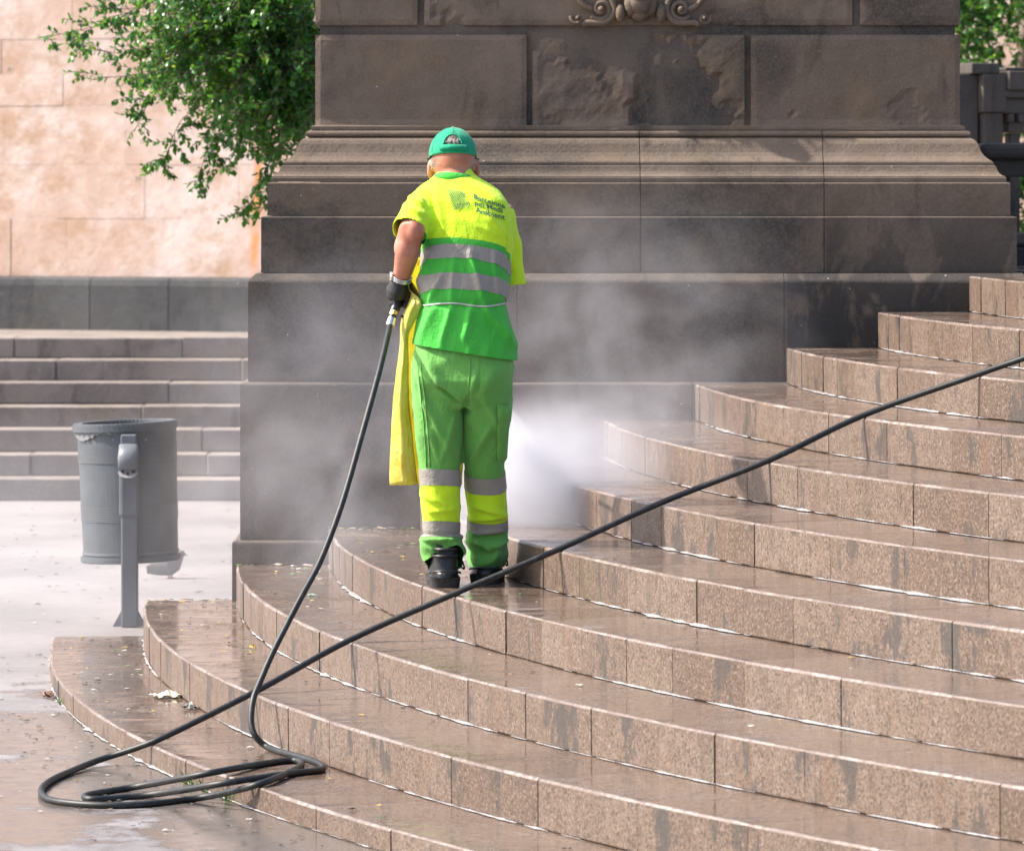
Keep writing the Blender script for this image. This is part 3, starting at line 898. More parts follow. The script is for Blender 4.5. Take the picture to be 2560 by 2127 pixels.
band(zz(945), zz(908), -pi, pi, M['perf'], 'perforated_band')
band(zz(1064), zz(1030), -pi, pi, M['perf'], 'perforated_band')
# liner peeping out below the rim on the left
b = bmesh.new(); n = 30; R = []
for i in range(n+1):
    a = -1.5+1.35*i/n; dr = 0.008+0.004*sin(i*1.7)
    lo = zb1-0.04-0.03*sin(pi*min(1, i/22))-0.004*sin(i*2.1)
    R.append([b.verts.new(((rB+dr)*sin(a), -(rB+dr)*cos(a), z)) for z in (lo, zb1-0.03)])
for A, B in zip(R, R[1:]): b.faces.new((A[0], B[0], B[1], A[1]))
bm_obj('liner', b, M['film'], bucket, True)
# post, clamp and stubber in front
px = xat(266, YBn-0.27)-bin_.location.x; py = -0.27
post = bmesh.new(); box_bm(post, px-0.037, px+0.037, py-0.02, py+0.03, 0.0, zz(1010), 0.008)
po = bm_obj('post', post, M['bin'], bin_)
b = bmesh.new()
for s in (-1, 1):
    q = [b.verts.new(p) for p in ((px+s*0.037, py, 0.004), (px+s*0.075, py, 0.004), (px+s*0.037, py, 0.075), (px+s*0.037, py+0.008, 0.004), (px+s*0.075, py+0.008, 0.004), (px+s*0.037, py+0.008, 0.075))]
    for f_ in ((0, 1, 2), (5, 4, 3), (0, 3, 4, 1), (1, 4, 5, 2), (2, 5, 3, 0)): b.faces.new([q[i] for i in f_])
bmesh.ops.recalc_face_normals(b, faces=b.faces)
bm_obj('gusset', b, M['bin_dark'], po)
b = bmesh.new(); box_bm(b, px-0.045, px+0.045, py-0.03, py+0.045, zz(1052), zz(962), 0.015); cl = bm_obj('clamp', b, M['bin'], bin_)
b = bmesh.new(); box_bm(b, px-0.04, px+0.03, py-0.006, py+0.045, zz(962), zz(885), 0.006); bm_obj('hanger', b, M['bin_dark'], bin_)
b = bmesh.new()
tube_bm(b, [(px-0.004, py-0.045, zz(955)), (px-0.004, py-0.035, zz(930)), (px-0.004, py-0.01, zz(905))], [(0.044, 0.02), (0.047, 0.025), (0.042, 0.012)], 16, up=Vector((0, 1, 0)))
bm_obj('ashtray_hood', b, M['bin_dark'], bin_, True)
b = bmesh.new()
bmesh.ops.create_circle(b, cap_ends=True, radius=1, segments=24, matrix=Matrix.Translation((px-0.004, py-0.05, zz(960))) @ Matrix.Rotation(radians(52), 4, 'X') @ Matrix.Diagonal((0.044, 0.03, 1, 1)))
ap = bm_obj('ashtray_plate', b, simple('steel_plate', (0.22, 0.22, 0.23), 0.45), bin_)
for q in (-0.024, 0.0, 0.024):
    b = bmesh.new()
    bmesh.ops.create_circle(b, cap_ends=True, radius=0.008, segments=12, matrix=Matrix.Translation((px-0.004+q, py-0.0535-(0.006 if q == 0 else 0), zz(960)+(-0.006 if q == 0 else 0.003))) @ Matrix.Rotation(radians(52), 4, 'X'))
    bm_obj('stub_hole', b, simple('black_hole', (0.01, 0.01, 0.01), 0.8), ap)
for du in (-33, 33):
    b = bmesh.new(); xb = xat(266+du, YBn-0.2)-bin_.location.x
    ellipsoid_bm(b, Vector((xb, -sqrt(max(0.0, (rB+0.002)**2-(xb-0.02)**2)), zz(897))), (0.006, 0.006, 0.006), seg=10, ring=6)
    bm_obj('rivet', b, M['film'], bin_, True)

# ------------------------------------------------------------------ pigeon
YP = F*(H-G)/(1186*K-V0)
pg_ = empty('pigeon', at(346, 1186, YP))
tag(pg_, 'grey pigeon walking on the misty ground behind the litter bin', 'bird')
ps = F/YP/K
def pp(u, v, dy=0.0): return Vector(((u-346)/ps, dy, (1186-v)/ps))
b = bmesh.new()
tube_bm(b, [pp(300, 1168), pp(315, 1166), pp(330, 1162), pp(345, 1160), pp(358, 1153), pp(366, 1145), pp(371, 1139)],
        [(0.02, 0.004), (0.032, 0.012), (0.045, 0.03), (0.052, 0.042), (0.045, 0.036), (0.026, 0.024), (0.018, 0.018)], 14, up=Vector((0, 1, 0)))
ellipsoid_bm(b, pp(372, 1135), (0.019, 0.017, 0.018), seg=14, ring=10)
tube_bm(b, [pp(377, 1136), pp(382, 1138), pp(386, 1141)], [0.006, 0.004, 0.001], 8)
b2 = remeshed(b, 0.004, 3)
bm_obj('body', b2, simple('pigeon_feathers', (0.025, 0.025, 0.03), 0.7, 0.35, 30), pg_, True)
mleg = simple('pigeon_leg', (0.35, 0.12, 0.1), 0.6)
for dy, du in ((-0.014, 0), (0.016, 5)):
    b = bmesh.new()
    tube_bm(b, [pp(344+du, 1168, dy), pp(347+du, 1177, dy), pp(346+du, 1185, dy)], 0.004, 8)
    for q in (-0.02, 0.018, 0.025):
        tube_bm(b, [pp(346+du, 1185, dy), pp(346+du, 1185.6, dy+(0.01 if q == 0.018 else -0.006))+Vector((q, 0, 0))], [0.004, 0.0015], 6)
    bm_obj('leg', b, mleg, pg_, True)
#PART2
# ------------------------------------------------------------------ street cleaner
YM = 17.9
def mp(u, v, dy=0.0): return at(u, v, YM+dy)
MS = F/YM/K                                   # 2100-view pixels per metre at the man
base_pt = Vector((mp(945, 1200).x, YM+0.05, RS*4))
man = empty('person', base_pt)
tag(man, 'street cleaner in green cap and yellow and green work clothes hosing the steps', 'person')
def mrel(o): o.matrix_parent_inverse = Matrix.Translation(-base_pt); return o
def cloth(name, col, rough=0.75, weave=900.0, emit=0.0, sheen=0.15):
    t = NT(name); p = t.objpos()
    n = t.noise(p, 6, 4); w = t.noise(p, weave, 2)
    c = t.mix(t.ramp(n, [(0.3, 0.0), (0.7, 1.0)]), tuple(x*0.9 for x in col), tuple(min(1, x*1.06) for x in col))
    cr = t.noise(t.objpos((1.0, 1.0, 0.45)), 22, 4, 0.6, 0.8); cr2 = t.noise(t.objpos((1.0, 1.0, 1.4)), 55, 3, 0.6, 0.5)
    hh = t.math('ADD', t.math('ADD', t.math('MULTIPLY', cr, 1.0), t.math('MULTIPLY', cr2, 0.4)), t.math('MULTIPLY', w, 0.06))
    t.bsdf(c, rough, bump=hh, bstr=0.7, bdist=0.009, Sheen_Weight=sheen, Specular_IOR_Level=0.25)
    return t.m
M['yel'] = cloth('fluorescent_yellow_cloth', (0.56, 0.84, 0.02))
M['grn'] = cloth('bright_green_cloth', (0.055, 0.44, 0.05))
M['tro'] = cloth('green_trouser_cloth', (0.13, 0.38, 0.075))
M['band'] = cloth('grey_reflective_tape', (0.29, 0.275, 0.245), 0.45, 500, sheen=0.0)
M['cap'] = cloth('teal_green_cap_cloth', (0.0, 0.29, 0.15))
M['print'] = simple('dark_green_print', (0.045, 0.12, 0.065), 0.7, 0.1, 60)
M['boot'] = simple('black_boot_leather', (0.018, 0.019, 0.021), 0.38, 0.2, 12, 0.15)
M['sole'] = simple('black_rubber_sole', (0.022, 0.022, 0.022), 0.6, 0.2, 30, 0.2)
M['glove'] = simple('black_rubber_glove', (0.012, 0.012, 0.014), 0.42, 0.2, 40, 0.3)
def skin_mat():
    t = NT('sunburnt_skin'); p = t.objpos()
    n = t.noise(p, 14, 4); f = t.noise(p, 220, 2)
    c = t.mix(t.ramp(n, [(0.35, 0.0), (0.65, 1.0)]), (0.38, 0.13, 0.078), (0.50, 0.22, 0.145))
    t.bsdf(c, 0.5, bump=f, bstr=0.25, bdist=0.002, Subsurface_Weight=0.08, Subsurface_Radius=(0.02, 0.008, 0.004))
    return t.m
M['skin'] = skin_mat()
M['hair'] = simple('grey_hair', (0.10, 0.075, 0.06), 0.6, 0.5, 120, 0.5)
M['whair'] = simple('white_hair', (0.5, 0.45, 0.41), 0.6, 0.2, 120, 0.5)
def plast():
    t = NT('yellow_plastic_apron'); p = t.objpos()
    n = t.noise(p, 9, 5, 0.6)
    c = t.mix(t.ramp(n, [(0.35, 0.0), (0.65, 1.0)]), (0.74, 0.66, 0.10), (0.86, 0.86, 0.30))
    st = t.noise(t.objpos((1, 1, 0.7)), 24, 4)
    c = t.mix(t.ramp(st, [(0.70, 0.0), (0.74, 0.7)]), c, (0.6, 0.2, 0.02))
    b = t.bsdf(c, 0.3, bump=t.noise(t.objpos((1, 1, 0.6)), 30, 5, 0.65, 0.6), bstr=0.9, bdist=0.015, Specular_IOR_Level=0.5)
    tr = t.n('ShaderNodeBsdfTranslucent'); t.l(t.mix(0.3, c, (0.9, 0.75, 0.05)), tr.inputs[0])
    mx = t.n('ShaderNodeMixShader'); mx.inputs[0].default_value = 0.5
    t.l(b.outputs[0], mx.inputs[1]); t.l(tr.outputs[0], mx.inputs[2]); t.l(mx.outputs[0], t.out.inputs[0])
    return t.m
M['apron'] = plast()

def ringpx(v, xl, xr, dy, b, pw=2.3):
    Y = YM+dy
    c = at((xl+xr)/2, v, Y)
    return (c.x, Y, c.z, (xr-xl)/2*Y/F*K, b, pw)

# ---- body: one continuous skin mesh (head, neck, trunk, arms, hands, legs)
bb = bmesh.new()
hc = mp(930, 322, 0.15)
ellipsoid_bm(bb, hc, (0.078, 0.098, 0.108), Matrix.Rotation(radians(-22), 3, 'X'), 24, 16)
tube_bm(bb, [hc+Vector((0, -0.01, -0.02)), mp(931, 352, 0.115), mp(933, 378, 0.085), mp(938, 400, 0.07)], [(0.063, 0.066), (0.058, 0.056), (0.058, 0.054), (0.06, 0.056)], 20, up=Vector((0, 1, 0)))
ellipsoid_bm(bb, hc+Vector((0, 0.085, -0.07)), (0.045, 0.05, 0.045), None, 16, 10)       # jaw
ellipsoid_bm(bb, hc+Vector((0, 0.118, -0.025)), (0.014, 0.022, 0.024), None, 12, 8)      # nose
for s in (-1, 1):
    ellipsoid_bm(bb, hc+Vector((s*0.083, 0.022, -0.045)), (0.012, 0.024, 0.037), Matrix.Rotation(radians(s*14), 3, 'Z'), 14, 10)   # ears
    ellipsoid_bm(bb, hc+Vector((s*0.03, 0.098, 0.0)), (0.02, 0.012, 0.01), None, 10, 6)     # brow
ellipsoid_bm(bb, hc+Vector((0, 0.125, -0.085)), (0.024, 0.012, 0.008), None, 10, 6)         # lips
loft_bm(bb, [ringpx(402, 886, 996, 0.075, 0.05), ringpx(440, 866, 1030, 0.05, 0.09), ringpx(520, 876, 1036, 0.01, 0.10), ringpx(640, 878, 1028, 0.0, 0.10), ringpx(720, 868, 1034, 0.0, 0.115), ringpx(815, 866, 1030, 0.0, 0.11)], 28)
# left arm
sh = mp(880, 412, 0.05); el = mp(842, 474, -0.125); wr = mp(823, 571, -0.015)
tube_bm(bb, [sh, mp(862, 440, -0.03), el, mp(838, 498, -0.105), mp(833, 530, -0.07), mp(827, 555, -0.035), wr, mp(818, 590, 0.0)],
        [0.052, 0.05, (0.044, 0.046), (0.046, 0.046), (0.042, 0.042), (0.035, 0.034), (0.031, 0.028), (0.03, 0.024)], 20, up=Vector((0, 1, 0)))
ellipsoid_bm(bb, mp(851, 472, -0.135), (0.036, 0.036, 0.046), None, 16, 12)          # elbow
ellipsoid_bm(bb, mp(834, 508, -0.105), (0.046, 0.046, 0.06), None, 16, 12)           # forearm muscle
# right arm (it reaches forward to the lance)
sh2 = mp(1022, 424, 0.06); el2 = mp(1022, 586, 0.18); wr2 = mp(962, 706, 0.40)
tube_bm(bb, [sh2, mp(1030, 500, 0.10), el2, mp(1000, 635, 0.27), wr2, mp(950, 728, 0.43)], [0.052, 0.048, 0.045, 0.043, 0.03, 0.03], 18, up=Vector((0, 1, 0)))
ellipsoid_bm(bb, mp(946, 735, 0.43), (0.035, 0.045, 0.03), None, 14, 10)
for i in range(4):
    c0 = mp(950-6*i, 730+10*i, 0.43)
    tube_bm(bb, [c0, c0+Vector((-0.03, 0.03, -0.01)), c0+Vector((-0.045, 0.01, -0.03)), c0+Vector((-0.03, -0.012, -0.04))], 0.0095, 8)
tube_bm(bb, [mp(954, 722, 0.42), mp(945, 722, 0.40), mp(932, 735, 0.40)], [0.012, 0.011, 0.009], 8)
# legs
tube_bm(bb, [mp(898, 800, 0), mp(900, 960, 0.03), mp(906, 1080, 0.04), mp(914, 1170, 0.07)], [0.082, 0.058, 0.052, 0.04], 18, up=Vector((0, 1, 0)))
tube_bm(bb, [mp(998, 800, 0), mp(994, 960, 0.09), mp(996, 1080, 0.17), mp(996, 1165, 0.22)], [0.082, 0.058, 0.052, 0.04], 18, up=Vector((0, 1, 0)))
bb = remeshed(bb, 0.0055, 4)
mrel(bm_obj('body', bb, M['skin'], man, True))

# ---- shirt
rows_ = [(343, 904, 964, 0.125, 0.052), (356, 898, 972, 0.115, 0.060), (366, 886, 988, 0.105, 0.070), (376, 868, 1006, 0.095, 0.082), (390, 850, 1026, 0.08, 0.096), (412, 846, 1042, 0.05, 0.112), (450, 856, 1050, 0.025, 0.124),
         (500, 862, 1053, 0.01, 0.13), (550, 862, 1050, 0.0, 0.13), (600, 864, 1046, -0.008, 0.125), (623, 863, 1042, -0.008, 0.122), (650, 857, 1046, -0.005, 0.13),
         (690, 847, 1054, 0.0, 0.143), (720, 841, 1058, 0.0, 0.15), (765, 838, 1060, 0.0, 0.152)]
sb = bmesh.new()
loft_bm(sb, [ringpx(*r_) for r_ in rows_], 44)
tube_bm(sb, [mp(892, 410, 0.05), mp(874, 418, 0.025), mp(858, 438, -0.03), mp(846, 462, -0.085), mp(838, 478, -0.115)], [0.05, 0.064, 0.066, 0.066, 0.07], 24, up=Vector((0, 1, 0)))
tube_bm(sb, [mp(1008, 418, 0.05), mp(1022, 440, 0.06), mp(1033, 500, 0.085), mp(1040, 550, 0.11), mp(1044, 587, 0.125)], [0.05, 0.061, 0.062, 0.061, 0.063], 24, up=Vector((0, 1, 0)))
sb = remeshed(sb, 0.006, 5)
def ridges(p, lines):
    u = (p.x*F/YM+1280)/K; v = ((H-p.z)*F/YM+V0)/K
    g = 0.0
    for u0, v0, u1, v1, w, hh in lines:
        du, dv = u1-u0, v1-v0; L2 = du*du+dv*dv
        t_ = max(0.0, min(1.0, ((u-u0)*du+(v-v0)*dv)/L2))
        side = ((u-u0)*dv-(v-v0)*du)/sqrt(L2)
        d = sqrt((u-u0-t_*du)**2+(v-v0-t_*dv)**2)
        ww = w*(1.7 if side > 0 else 0.7)                     # one flank steep, the other soft
        g += hh*math.exp(-(d/ww)**2)*(0.35+0.65*sin(pi*min(1, max(0, 0.12+0.76*t_))))
    return g*1.5
SHIRT_FOLDS = [(963, 520, 992, 618, 6, .011), (930, 530, 925, 615, 5, .006), (884, 520, 858, 590, 5, .012), (905, 560, 880, 616, 5, .010), (1012, 520, 1022, 612, 5, .008),
               (965, 628, 952, 690, 6, .010), (994, 628, 1050, 708, 6, .012), (1020, 630, 1040, 700, 5, .007), (925, 628, 905, 700, 6, .009), (890, 630, 862, 700, 6, .010),
               (975, 384, 1030, 416, 4.5, .003), (868, 396, 886, 440, 4, -.004), (886, 440, 862, 500, 4, -.003), (893, 400, 905, 460, 5, .007),
               (994, 440, 1040, 486, 5, .008), (975, 462, 1015, 482, 5, .005), (905, 470, 870, 500, 5, .006), (1040, 440, 1046, 560, 3, -.010),
               (838, 405, 870, 420, 4, .007), (832, 425, 868, 440, 4, .007), (830, 445, 862, 458, 4, .006)]
TROU_FOLDS = [(872, 722, 900, 782, 7, .012), (900, 782, 944, 814, 5, .014), (903, 792, 942, 822, 5, -.014), (864, 806, 920, 922, 6, .010), (962, 806, 948, 845, 6, -.008), (992, 812, 1030, 895, 6, .009),
              (975, 760, 962, 812, 5, .006), (1000, 880, 965, 940, 6, .008), (880, 880, 900, 950, 5, .006), (1010, 760, 985, 800, 6, .007), (930, 850, 905, 940, 5, .007), (860, 760, 875, 850, 5, .006),
              (865, 1018, 930, 1040, 5, .006), (965, 1040, 1035, 1062, 5, .010), (880, 1050, 940, 1045, 4, .006), (960, 1072, 1040, 1066, 4, .009), (975, 1100, 1030, 1096, 3, .008), (870, 1108, 945, 1104, 4, .010), (875, 1120, 900, 1150, 5, .010), (925, 1106, 950, 1140, 4, .011), (962, 1112, 1000, 1132, 4, .011), (1000, 1118, 1035, 1140, 5, .010), (965, 1152, 1030, 1156, 4, .007), (880, 1116, 915, 1121, 4, -.011), (985, 1127, 975, 1150, 5, -.009), (1010, 1142, 1030, 1125, 4, -.009), (866, 1098, 948, 1099, 3, -.008), (958, 1109, 1036, 1110, 3, -.008)]
zw = mp(0, 623).z; zhem = mp(0, 720).z
for v in sb.verts:
    p = v.co
    g = 0.0
    below = max(0.0, min(1.0, (mp(0, 520).z-p.z)/0.15))
    g += 0.011*fold(p, 7, 2.4, 3.0, 0.55)*(0.25+0.75*below)         # slanting drapes on the lower back
    g += 0.006*fold(p, 13, 5.0, 8.0, -0.4)*(0.3+0.7*below)
    g += 0.005*fold(p, 9, 6.0, 12.0, 0.9)*(1-below)                  # soft pulls across the shoulders
    g -= 0.011*math.exp(-((p.z-zw)/0.013)**2)                         # drawn in by the cord
    g += 0.004*nz(p, 9, 4)
    if p.x < mp(880, 0).x and p.z > mp(0, 505).z: g = 0.006*fold(p, 10, 12, 5.0, 0.3)-0.002
    if p.y < YM+0.06: g = g*0.6+ridges(p, SHIRT_FOLDS)
    v.co = p+v.normal*(g-0.004)
for _ in range(2): bmesh.ops.smooth_vert(sb, verts=sb.verts, factor=0.35, use_axis_x=True, use_axis_y=True, use_axis_z=True)
def cut(bm, p, n, clear_below=False):
    geom = bm.verts[:]+bm.edges[:]+bm.faces[:]
    bmesh.ops.bisect_plane(bm, geom=geom, plane_co=p, plane_no=n, clear_inner=clear_below, clear_outer=False)
hem_l, hem_r = mp(840, 706, -0.1), mp(1056, 740, -0.1)
nh = Vector((-(hem_r.z-hem_l.z), 0, hem_r.x-hem_l.x)).normalized()
cut(sb, hem_l, nh, True)
# open the cuffs
def del_near(bm, c, d, r, depth=0.03):
    d = d.normalized()
    fs = [f for f in bm.faces if (f.calc_center_median()-c).dot(d) > -0.006 and (f.calc_center_median()-c).length < r]
    bmesh.ops.delete(bm, geom=fs, context='FACES')
del_near(sb, mp(838, 478, -0.115), mp(838, 478, -0.115)-mp(846, 462, -0.085), 0.085)
del_near(sb, mp(1044, 587, 0.125), Vector((0.01, 0.03, -1)), 0.085)
tiltn = Vector((0.09, 0.42, 0.95)).normalized()                     # bands follow the leaning, twisted back
def bandplane(v): return mp(950, v, -0.125)
bp_ = {v: bandplane(v) for v in (486, 500, 530, 561, 595)}
cut(sb, bp_[486], tiltn)
for v in (500, 530): cut(sb, bp_[v], tiltn)
tilt2 = Vector((0.06, 0.30, 0.97)).normalized()
for v in (561, 595): cut(sb, bp_[v], tilt2)
xsl_l = mp(868, 0).x; xsl_r = mp(1046, 0).x
def sleeve(c):
    if c.z > mp(0, 600).z and (c-mp(1040, 540, 0.10)).length < 0.2 and c.x > mp(1047-(max(0, 500-0))*0.0, 0).x: return True
    if c.x < mp(862, 0).x and c.z > mp(0, 506).z and c.y < YM+0.02: return True
    return False
for f in sb.faces:
    c = f.calc_center_median()
    f.material_index = 1 if (c-bp_[486]).dot(tiltn) < 0 and not sleeve(c) else 0
def strip(bm, test, off):
    out = bmesh.new(); mpv = {}
    for f in bm.faces:
        if test(f.calc_center_median()):
            q = []
            for v in f.verts:
                if v.index not in mpv: mpv[v.index] = out.verts.new(v.co+v.normal*off)
                q.append(mpv[v.index])
            out.faces.new(q)
    # turn the rim inwards so the tape has an edge
    ed = [e for e in out.edges if e.is_boundary]
    return out
sb.verts.index_update(); sb.normal_update()
bandA = strip(sb, lambda c: (c-bp_[500]).dot(tiltn) < 0 < (c-bp_[530]).dot(tiltn) and not sleeve(c), 0.0022)
bandB = strip(sb, lambda c: (c-bp_[561]).dot(tilt2) < 0 < (c-bp_[595]).dot(tilt2) and not sleeve(c), 0.0022)
sb2 = sb.copy()
shirt = mrel(bm_obj('shirt', sb, None, man, True, mats=[M['yel'], M['grn']]))
sol_ = shirt.modifiers.new('t', 'SOLIDIFY'); sol_.thickness = 0.003; sol_.offset = -1
bvh = BVHTree.FromBMesh(sb2)
def subrel(o): return o
for b_ in (bandA, bandB): subrel(bm_obj('reflective_band', b_, M['band'], shirt, True))
def surf(x, z, off=0.0025):
    h = bvh.ray_cast(Vector((x, 15, z)), Vector((0, 1, 0)))
    return (Vector((x, h[0].y, z))+h[1]*off) if h[0] else None
# cord round the waist
cp = []
for i in range(41):
    a = pi*1.0+pi*i/40
    d = Vector((cos(a), sin(a), 0)); c = mp(952, 622+3*sin(i*0.3)+i*0.06, 0.0)
    h = bvh.ray_cast(c+d*0.6, -d)
    if h[0]: cp.append(h[0]+d*0.003)
b = bmesh.new(); tube_bm(b, cp, 0.0034, 6)
tube_bm(b, [cp[0], cp[0]+Vector((-0.012, -0.01, -0.012)), cp[0]+Vector((-0.004, -0.012, -0.03))], 0.003, 6)
subrel(bm_obj('waist_cord', b, simple('grey_cord', (0.5, 0.5, 0.48), 0.7), shirt, True))
# collar
b = bmesh.new(); R = []
for i in range(33):
    a = pi*1.0+pi*i/32*1.0
    cx_ = mp(934, 0, 0.1).x
    row = []
    for t_, (ro_, dv) in enumerate(((0.084, 4), (0.082, -4), (0.077, -12), (0.071, -12), (0.070, 4))):
        v = 366+dv+14*(1+sin(a))**1.3+(4*cos(a))
        row.append(b.verts.new((cx_+ro_*1.02*cos(a), YM+0.112+ro_*0.92*sin(a), mp(0, v, 0.1).z)))
    R.append(row)
for A, B in zip(R, R[1:]):
    for j in range(5): b.faces.new((A[j], A[(j+1) % 5], B[(j+1) % 5], B[j]))
b.faces.new(R[0]); b.faces.new(R[-1][::-1])
bmesh.ops.recalc_face_normals(b, faces=b.faces)
subrel(bm_obj('collar', b, M['grn'], shirt, True))

# ---- print on the back: striped letter emblem and three lines of writing
def bil(s_, t_, TL, TR, BL, BR):
    a = (TL[0]*(1-s_)+TR[0]*s_, TL[1]*(1-s_)+TR[1]*s_); c = (BL[0]*(1-s_)+BR[0]*s_, BL[1]*(1-s_)+BR[1]*s_)
    return (a[0]*(1-t_)+c[0]*t_, a[1]*(1-t_)+c[1]*t_)
def onback(u, v, off=0.0045):
    p = mp(u, v, -0.1); return surf(p.x, p.z, off)
def inB(x, y):       # y down, unit square: letter B outline without counters
    if 0 <= x <= 0.62 and 0 <= y <= 1: return True
    if y < 0.5: return x <= 0.62 and True or ((x-0.58)/0.32)**2+((y-0.25)/0.25)**2 < 1
    return ((x-0.62)/0.38)**2+((y-0.74)/0.27)**2 < 1
b = bmesh.new()
c5 = ((913.5, 388), (956, 393), (930, 432), (966, 427))
for k in range(-14, 15):
    run = []
    for i in range(61):
        t_ = i/60; x = t_*1.0; y = 1-(t_+k*0.095)
        def ins(): return 0 <= y <= 1 and inB(x, y)
        if ins(): run.append((x, y))
        if (not ins() or i == 60) and len(run) > 1:
            prev = None
            for (x_, y_) in run[::3]+[run[-1]]:
                u, v = bil(x_, y_, *c5); u2, v2 = bil(x_+0.018, y_+0.026, *c5)
                p1, p2 = onback(u, v), onback(u2, v2)
                if p1 is None or p2 is None: prev = None; continue
                cur = (b.verts.new(p1), b.verts.new(p2))
                if prev: b.faces.new((prev[0], prev[1], cur[1], cur[0]))
                prev = cur
            run = []
        elif not ins(): run = []
subrel(bm_obj('emblem', b, M['print'], shirt))
def lettering(txt, p0, p1, cap):
    cu = bpy.data.curves.new('t', 'FONT'); cu.body = txt; cu.size = 1.0; cu.offset = 0.020; cu.resolution_u = 3
    o = bpy.data.objects.new('t', cu); COL.objects.link(o)
    dg = bpy.context.evaluated_depsgraph_get(); me = bpy.data.meshes.new_from_object(o.evaluated_get(dg))
    bpy.data.objects.remove(o)
    b = bmesh.new(); b.from_mesh(me); bpy.data.meshes.remove(me)
    bmesh.ops.triangulate(b, faces=b.faces)
    bmesh.ops.subdivide_edges(b, edges=[e for e in b.edges if e.calc_length() > 0.12], cuts=2)
    bmesh.ops.triangulate(b, faces=b.faces)
    w = max(v.co.x for v in b.verts)
    sl = (p1[1]-p0[1])/(p1[0]-p0[0])
    bad = []
    for v in b.verts:
        u = p0[0]+(p1[0]-p0[0])*v.co.x/w+v.co.y/0.72*cap*(-0.14); vv = p0[1]+(p1[1]-p0[1])*v.co.x/w-v.co.y/0.72*cap
        p = onback(u, vv, 0.0036)
        if p is None: bad.append(v)
        else: v.co = p
    if bad: bmesh.ops.delete(b, geom=bad, context='VERTS')
    subrel(bm_obj('lettering', b, M['print'], shirt))
lettering('Barcelona', (971, 409), (1035, 429), 10.5)
lettering('pel Medi', (973, 421.5), (1030, 438), 10.5)
lettering('Ambient', (976, 436), (1035, 452), 10.5)

# ---- trousers
tb = bmesh.new()
loft_bm(tb, [ringpx(*r_) for r_ in ((690, 856, 1046, 0, 0.125), (740, 846, 1052, 0, 0.14), (780, 844, 1052, 0, 0.148), (810, 846, 1050, 0, 0.125), (835, 852, 1044, 0.0, 0.085))], 40)
LEGL = ((790, 846, 948, 0.0, 0.105), (850, 848, 947, 0.005, 0.10), (900, 853, 946, 0.02, 0.092), (950, 857, 945, 0.03, 0.082), (1000, 859, 945, 0.035, 0.078), (1050, 863, 946, 0.04, 0.078), (1090, 867, 945, 0.05, 0.075), (1108, 864, 950, 0.055, 0.082), (1130, 866, 952, 0.06, 0.086), (1150, 871, 951, 0.065, 0.085), (1168, 878, 947, 0.07, 0.08))
LEGR = ((790, 950, 1050, 0.0, 0.105), (850, 952, 1047, 0.02, 0.10), (900, 951, 1043, 0.05, 0.092), (950, 949, 1037, 0.085, 0.082), (1000, 951, 1038, 0.12, 0.078), (1050, 956, 1042, 0.15, 0.078), (1084, 957, 1043, 0.17, 0.076), (1108, 962, 1036, 0.185, 0.072), (1124, 957, 1039, 0.195, 0.084), (1145, 958, 1036, 0.205, 0.084), (1169, 964, 1028, 0.215, 0.078))
loft_bm(tb, [ringpx(*r_) for r_ in LEGL], 30); loft_bm(tb, [ringpx(*r_) for r_ in LEGR], 30)
tb = remeshed(tb, 0.006, 14)
zc, zk = mp(0, 830).z, mp(0, 1000).z
for v in tb.verts:
    p = v.co
    low = max(0.0, min(1.0, (mp(0, 1085).z-p.z)/0.06))
    top = max(0.0, min(1.0, (p.z-mp(0, 960).z)/0.12))
    g = 0.010*fold(p, 6, 4.0, 21.0, -0.75)*top+0.005*fold(p, 12, 8, 27.0, 0.5)*top
    g += (1-top)*(1-low)*0.004*fold(p, 9, 11, 33, 0.2)
    g += low*0.020*fold(p, 9, 14, 41.0, 0.3)
    g += 0.006*fold(p, 15, 5, 17.0, 1.1)*math.exp(-((p.z-zc)/0.07)**2)*1.6
    g += 0.003*nz(p, 12, 2)
    if p.y < YM+0.12: g = g*0.7+ridges(p, TROU_FOLDS)
    v.co = p+v.normal*(g-0.004)
for _ in range(2): bmesh.ops.smooth_vert(tb, verts=tb.verts, factor=0.35, use_axis_x=True, use_axis_y=True, use_axis_z=True)
tb.normal_update()
left = lambda c: c.x < mp(949, 0).x
LB = (962, 995, 1068, 1100); RB = (980, 1018, 1086, 1110)
nl = Vector((0.03, 0.12, 1)).normalized(); nr_ = Vector((0.02, -0.30, 1)).normalized()
for v in LB: cut(tb, mp(900, v, -0.04), nl)
for v in RB: cut(tb, mp(996, v, 0.04), nr_)
# hems
def cutside(bm, p, n, side):
    geom = [f for f in bm.faces if side(f.calc_center_median())]
    es = {e for f in geom for e in f.edges}; vv = {v for f in geom for v in f.verts}
    bmesh.ops.bisect_plane(bm, geom=list(vv)+list(es)+geom, plane_co=p, plane_no=n, clear_inner=True)
a_, c_ = mp(872, 1164, 0), mp(950, 1132, 0)
cutside(tb, mp(912, 1152, 0.06), Vector((-0.30, 0.62, 1.0)).normalized(), lambda c: left(c) and c.z < mp(0, 1090).z)
cutside(tb, mp(990, 1166, 0.13), Vector((0, 0.0, 1)), lambda c: not left(c) and c.z < mp(0, 1090).z)
def zone(c):
    B, n, x, dy = (LB, nl, 900, -0.04) if left(c) else (RB, nr_, 996, 0.04)
    d = [(c-mp(x, v, dy)).dot(n) for v in B]
    if d[0] > 0 or d[3] < 0: return 0
    if d[1] > 0: return 2
    if d[2] > 0: return 1
    return 3
for f in tb.faces: f.material_index = 1 if zone(f.calc_center_median()) == 1 else 0
tb.verts.index_update(); tb.normal_update()
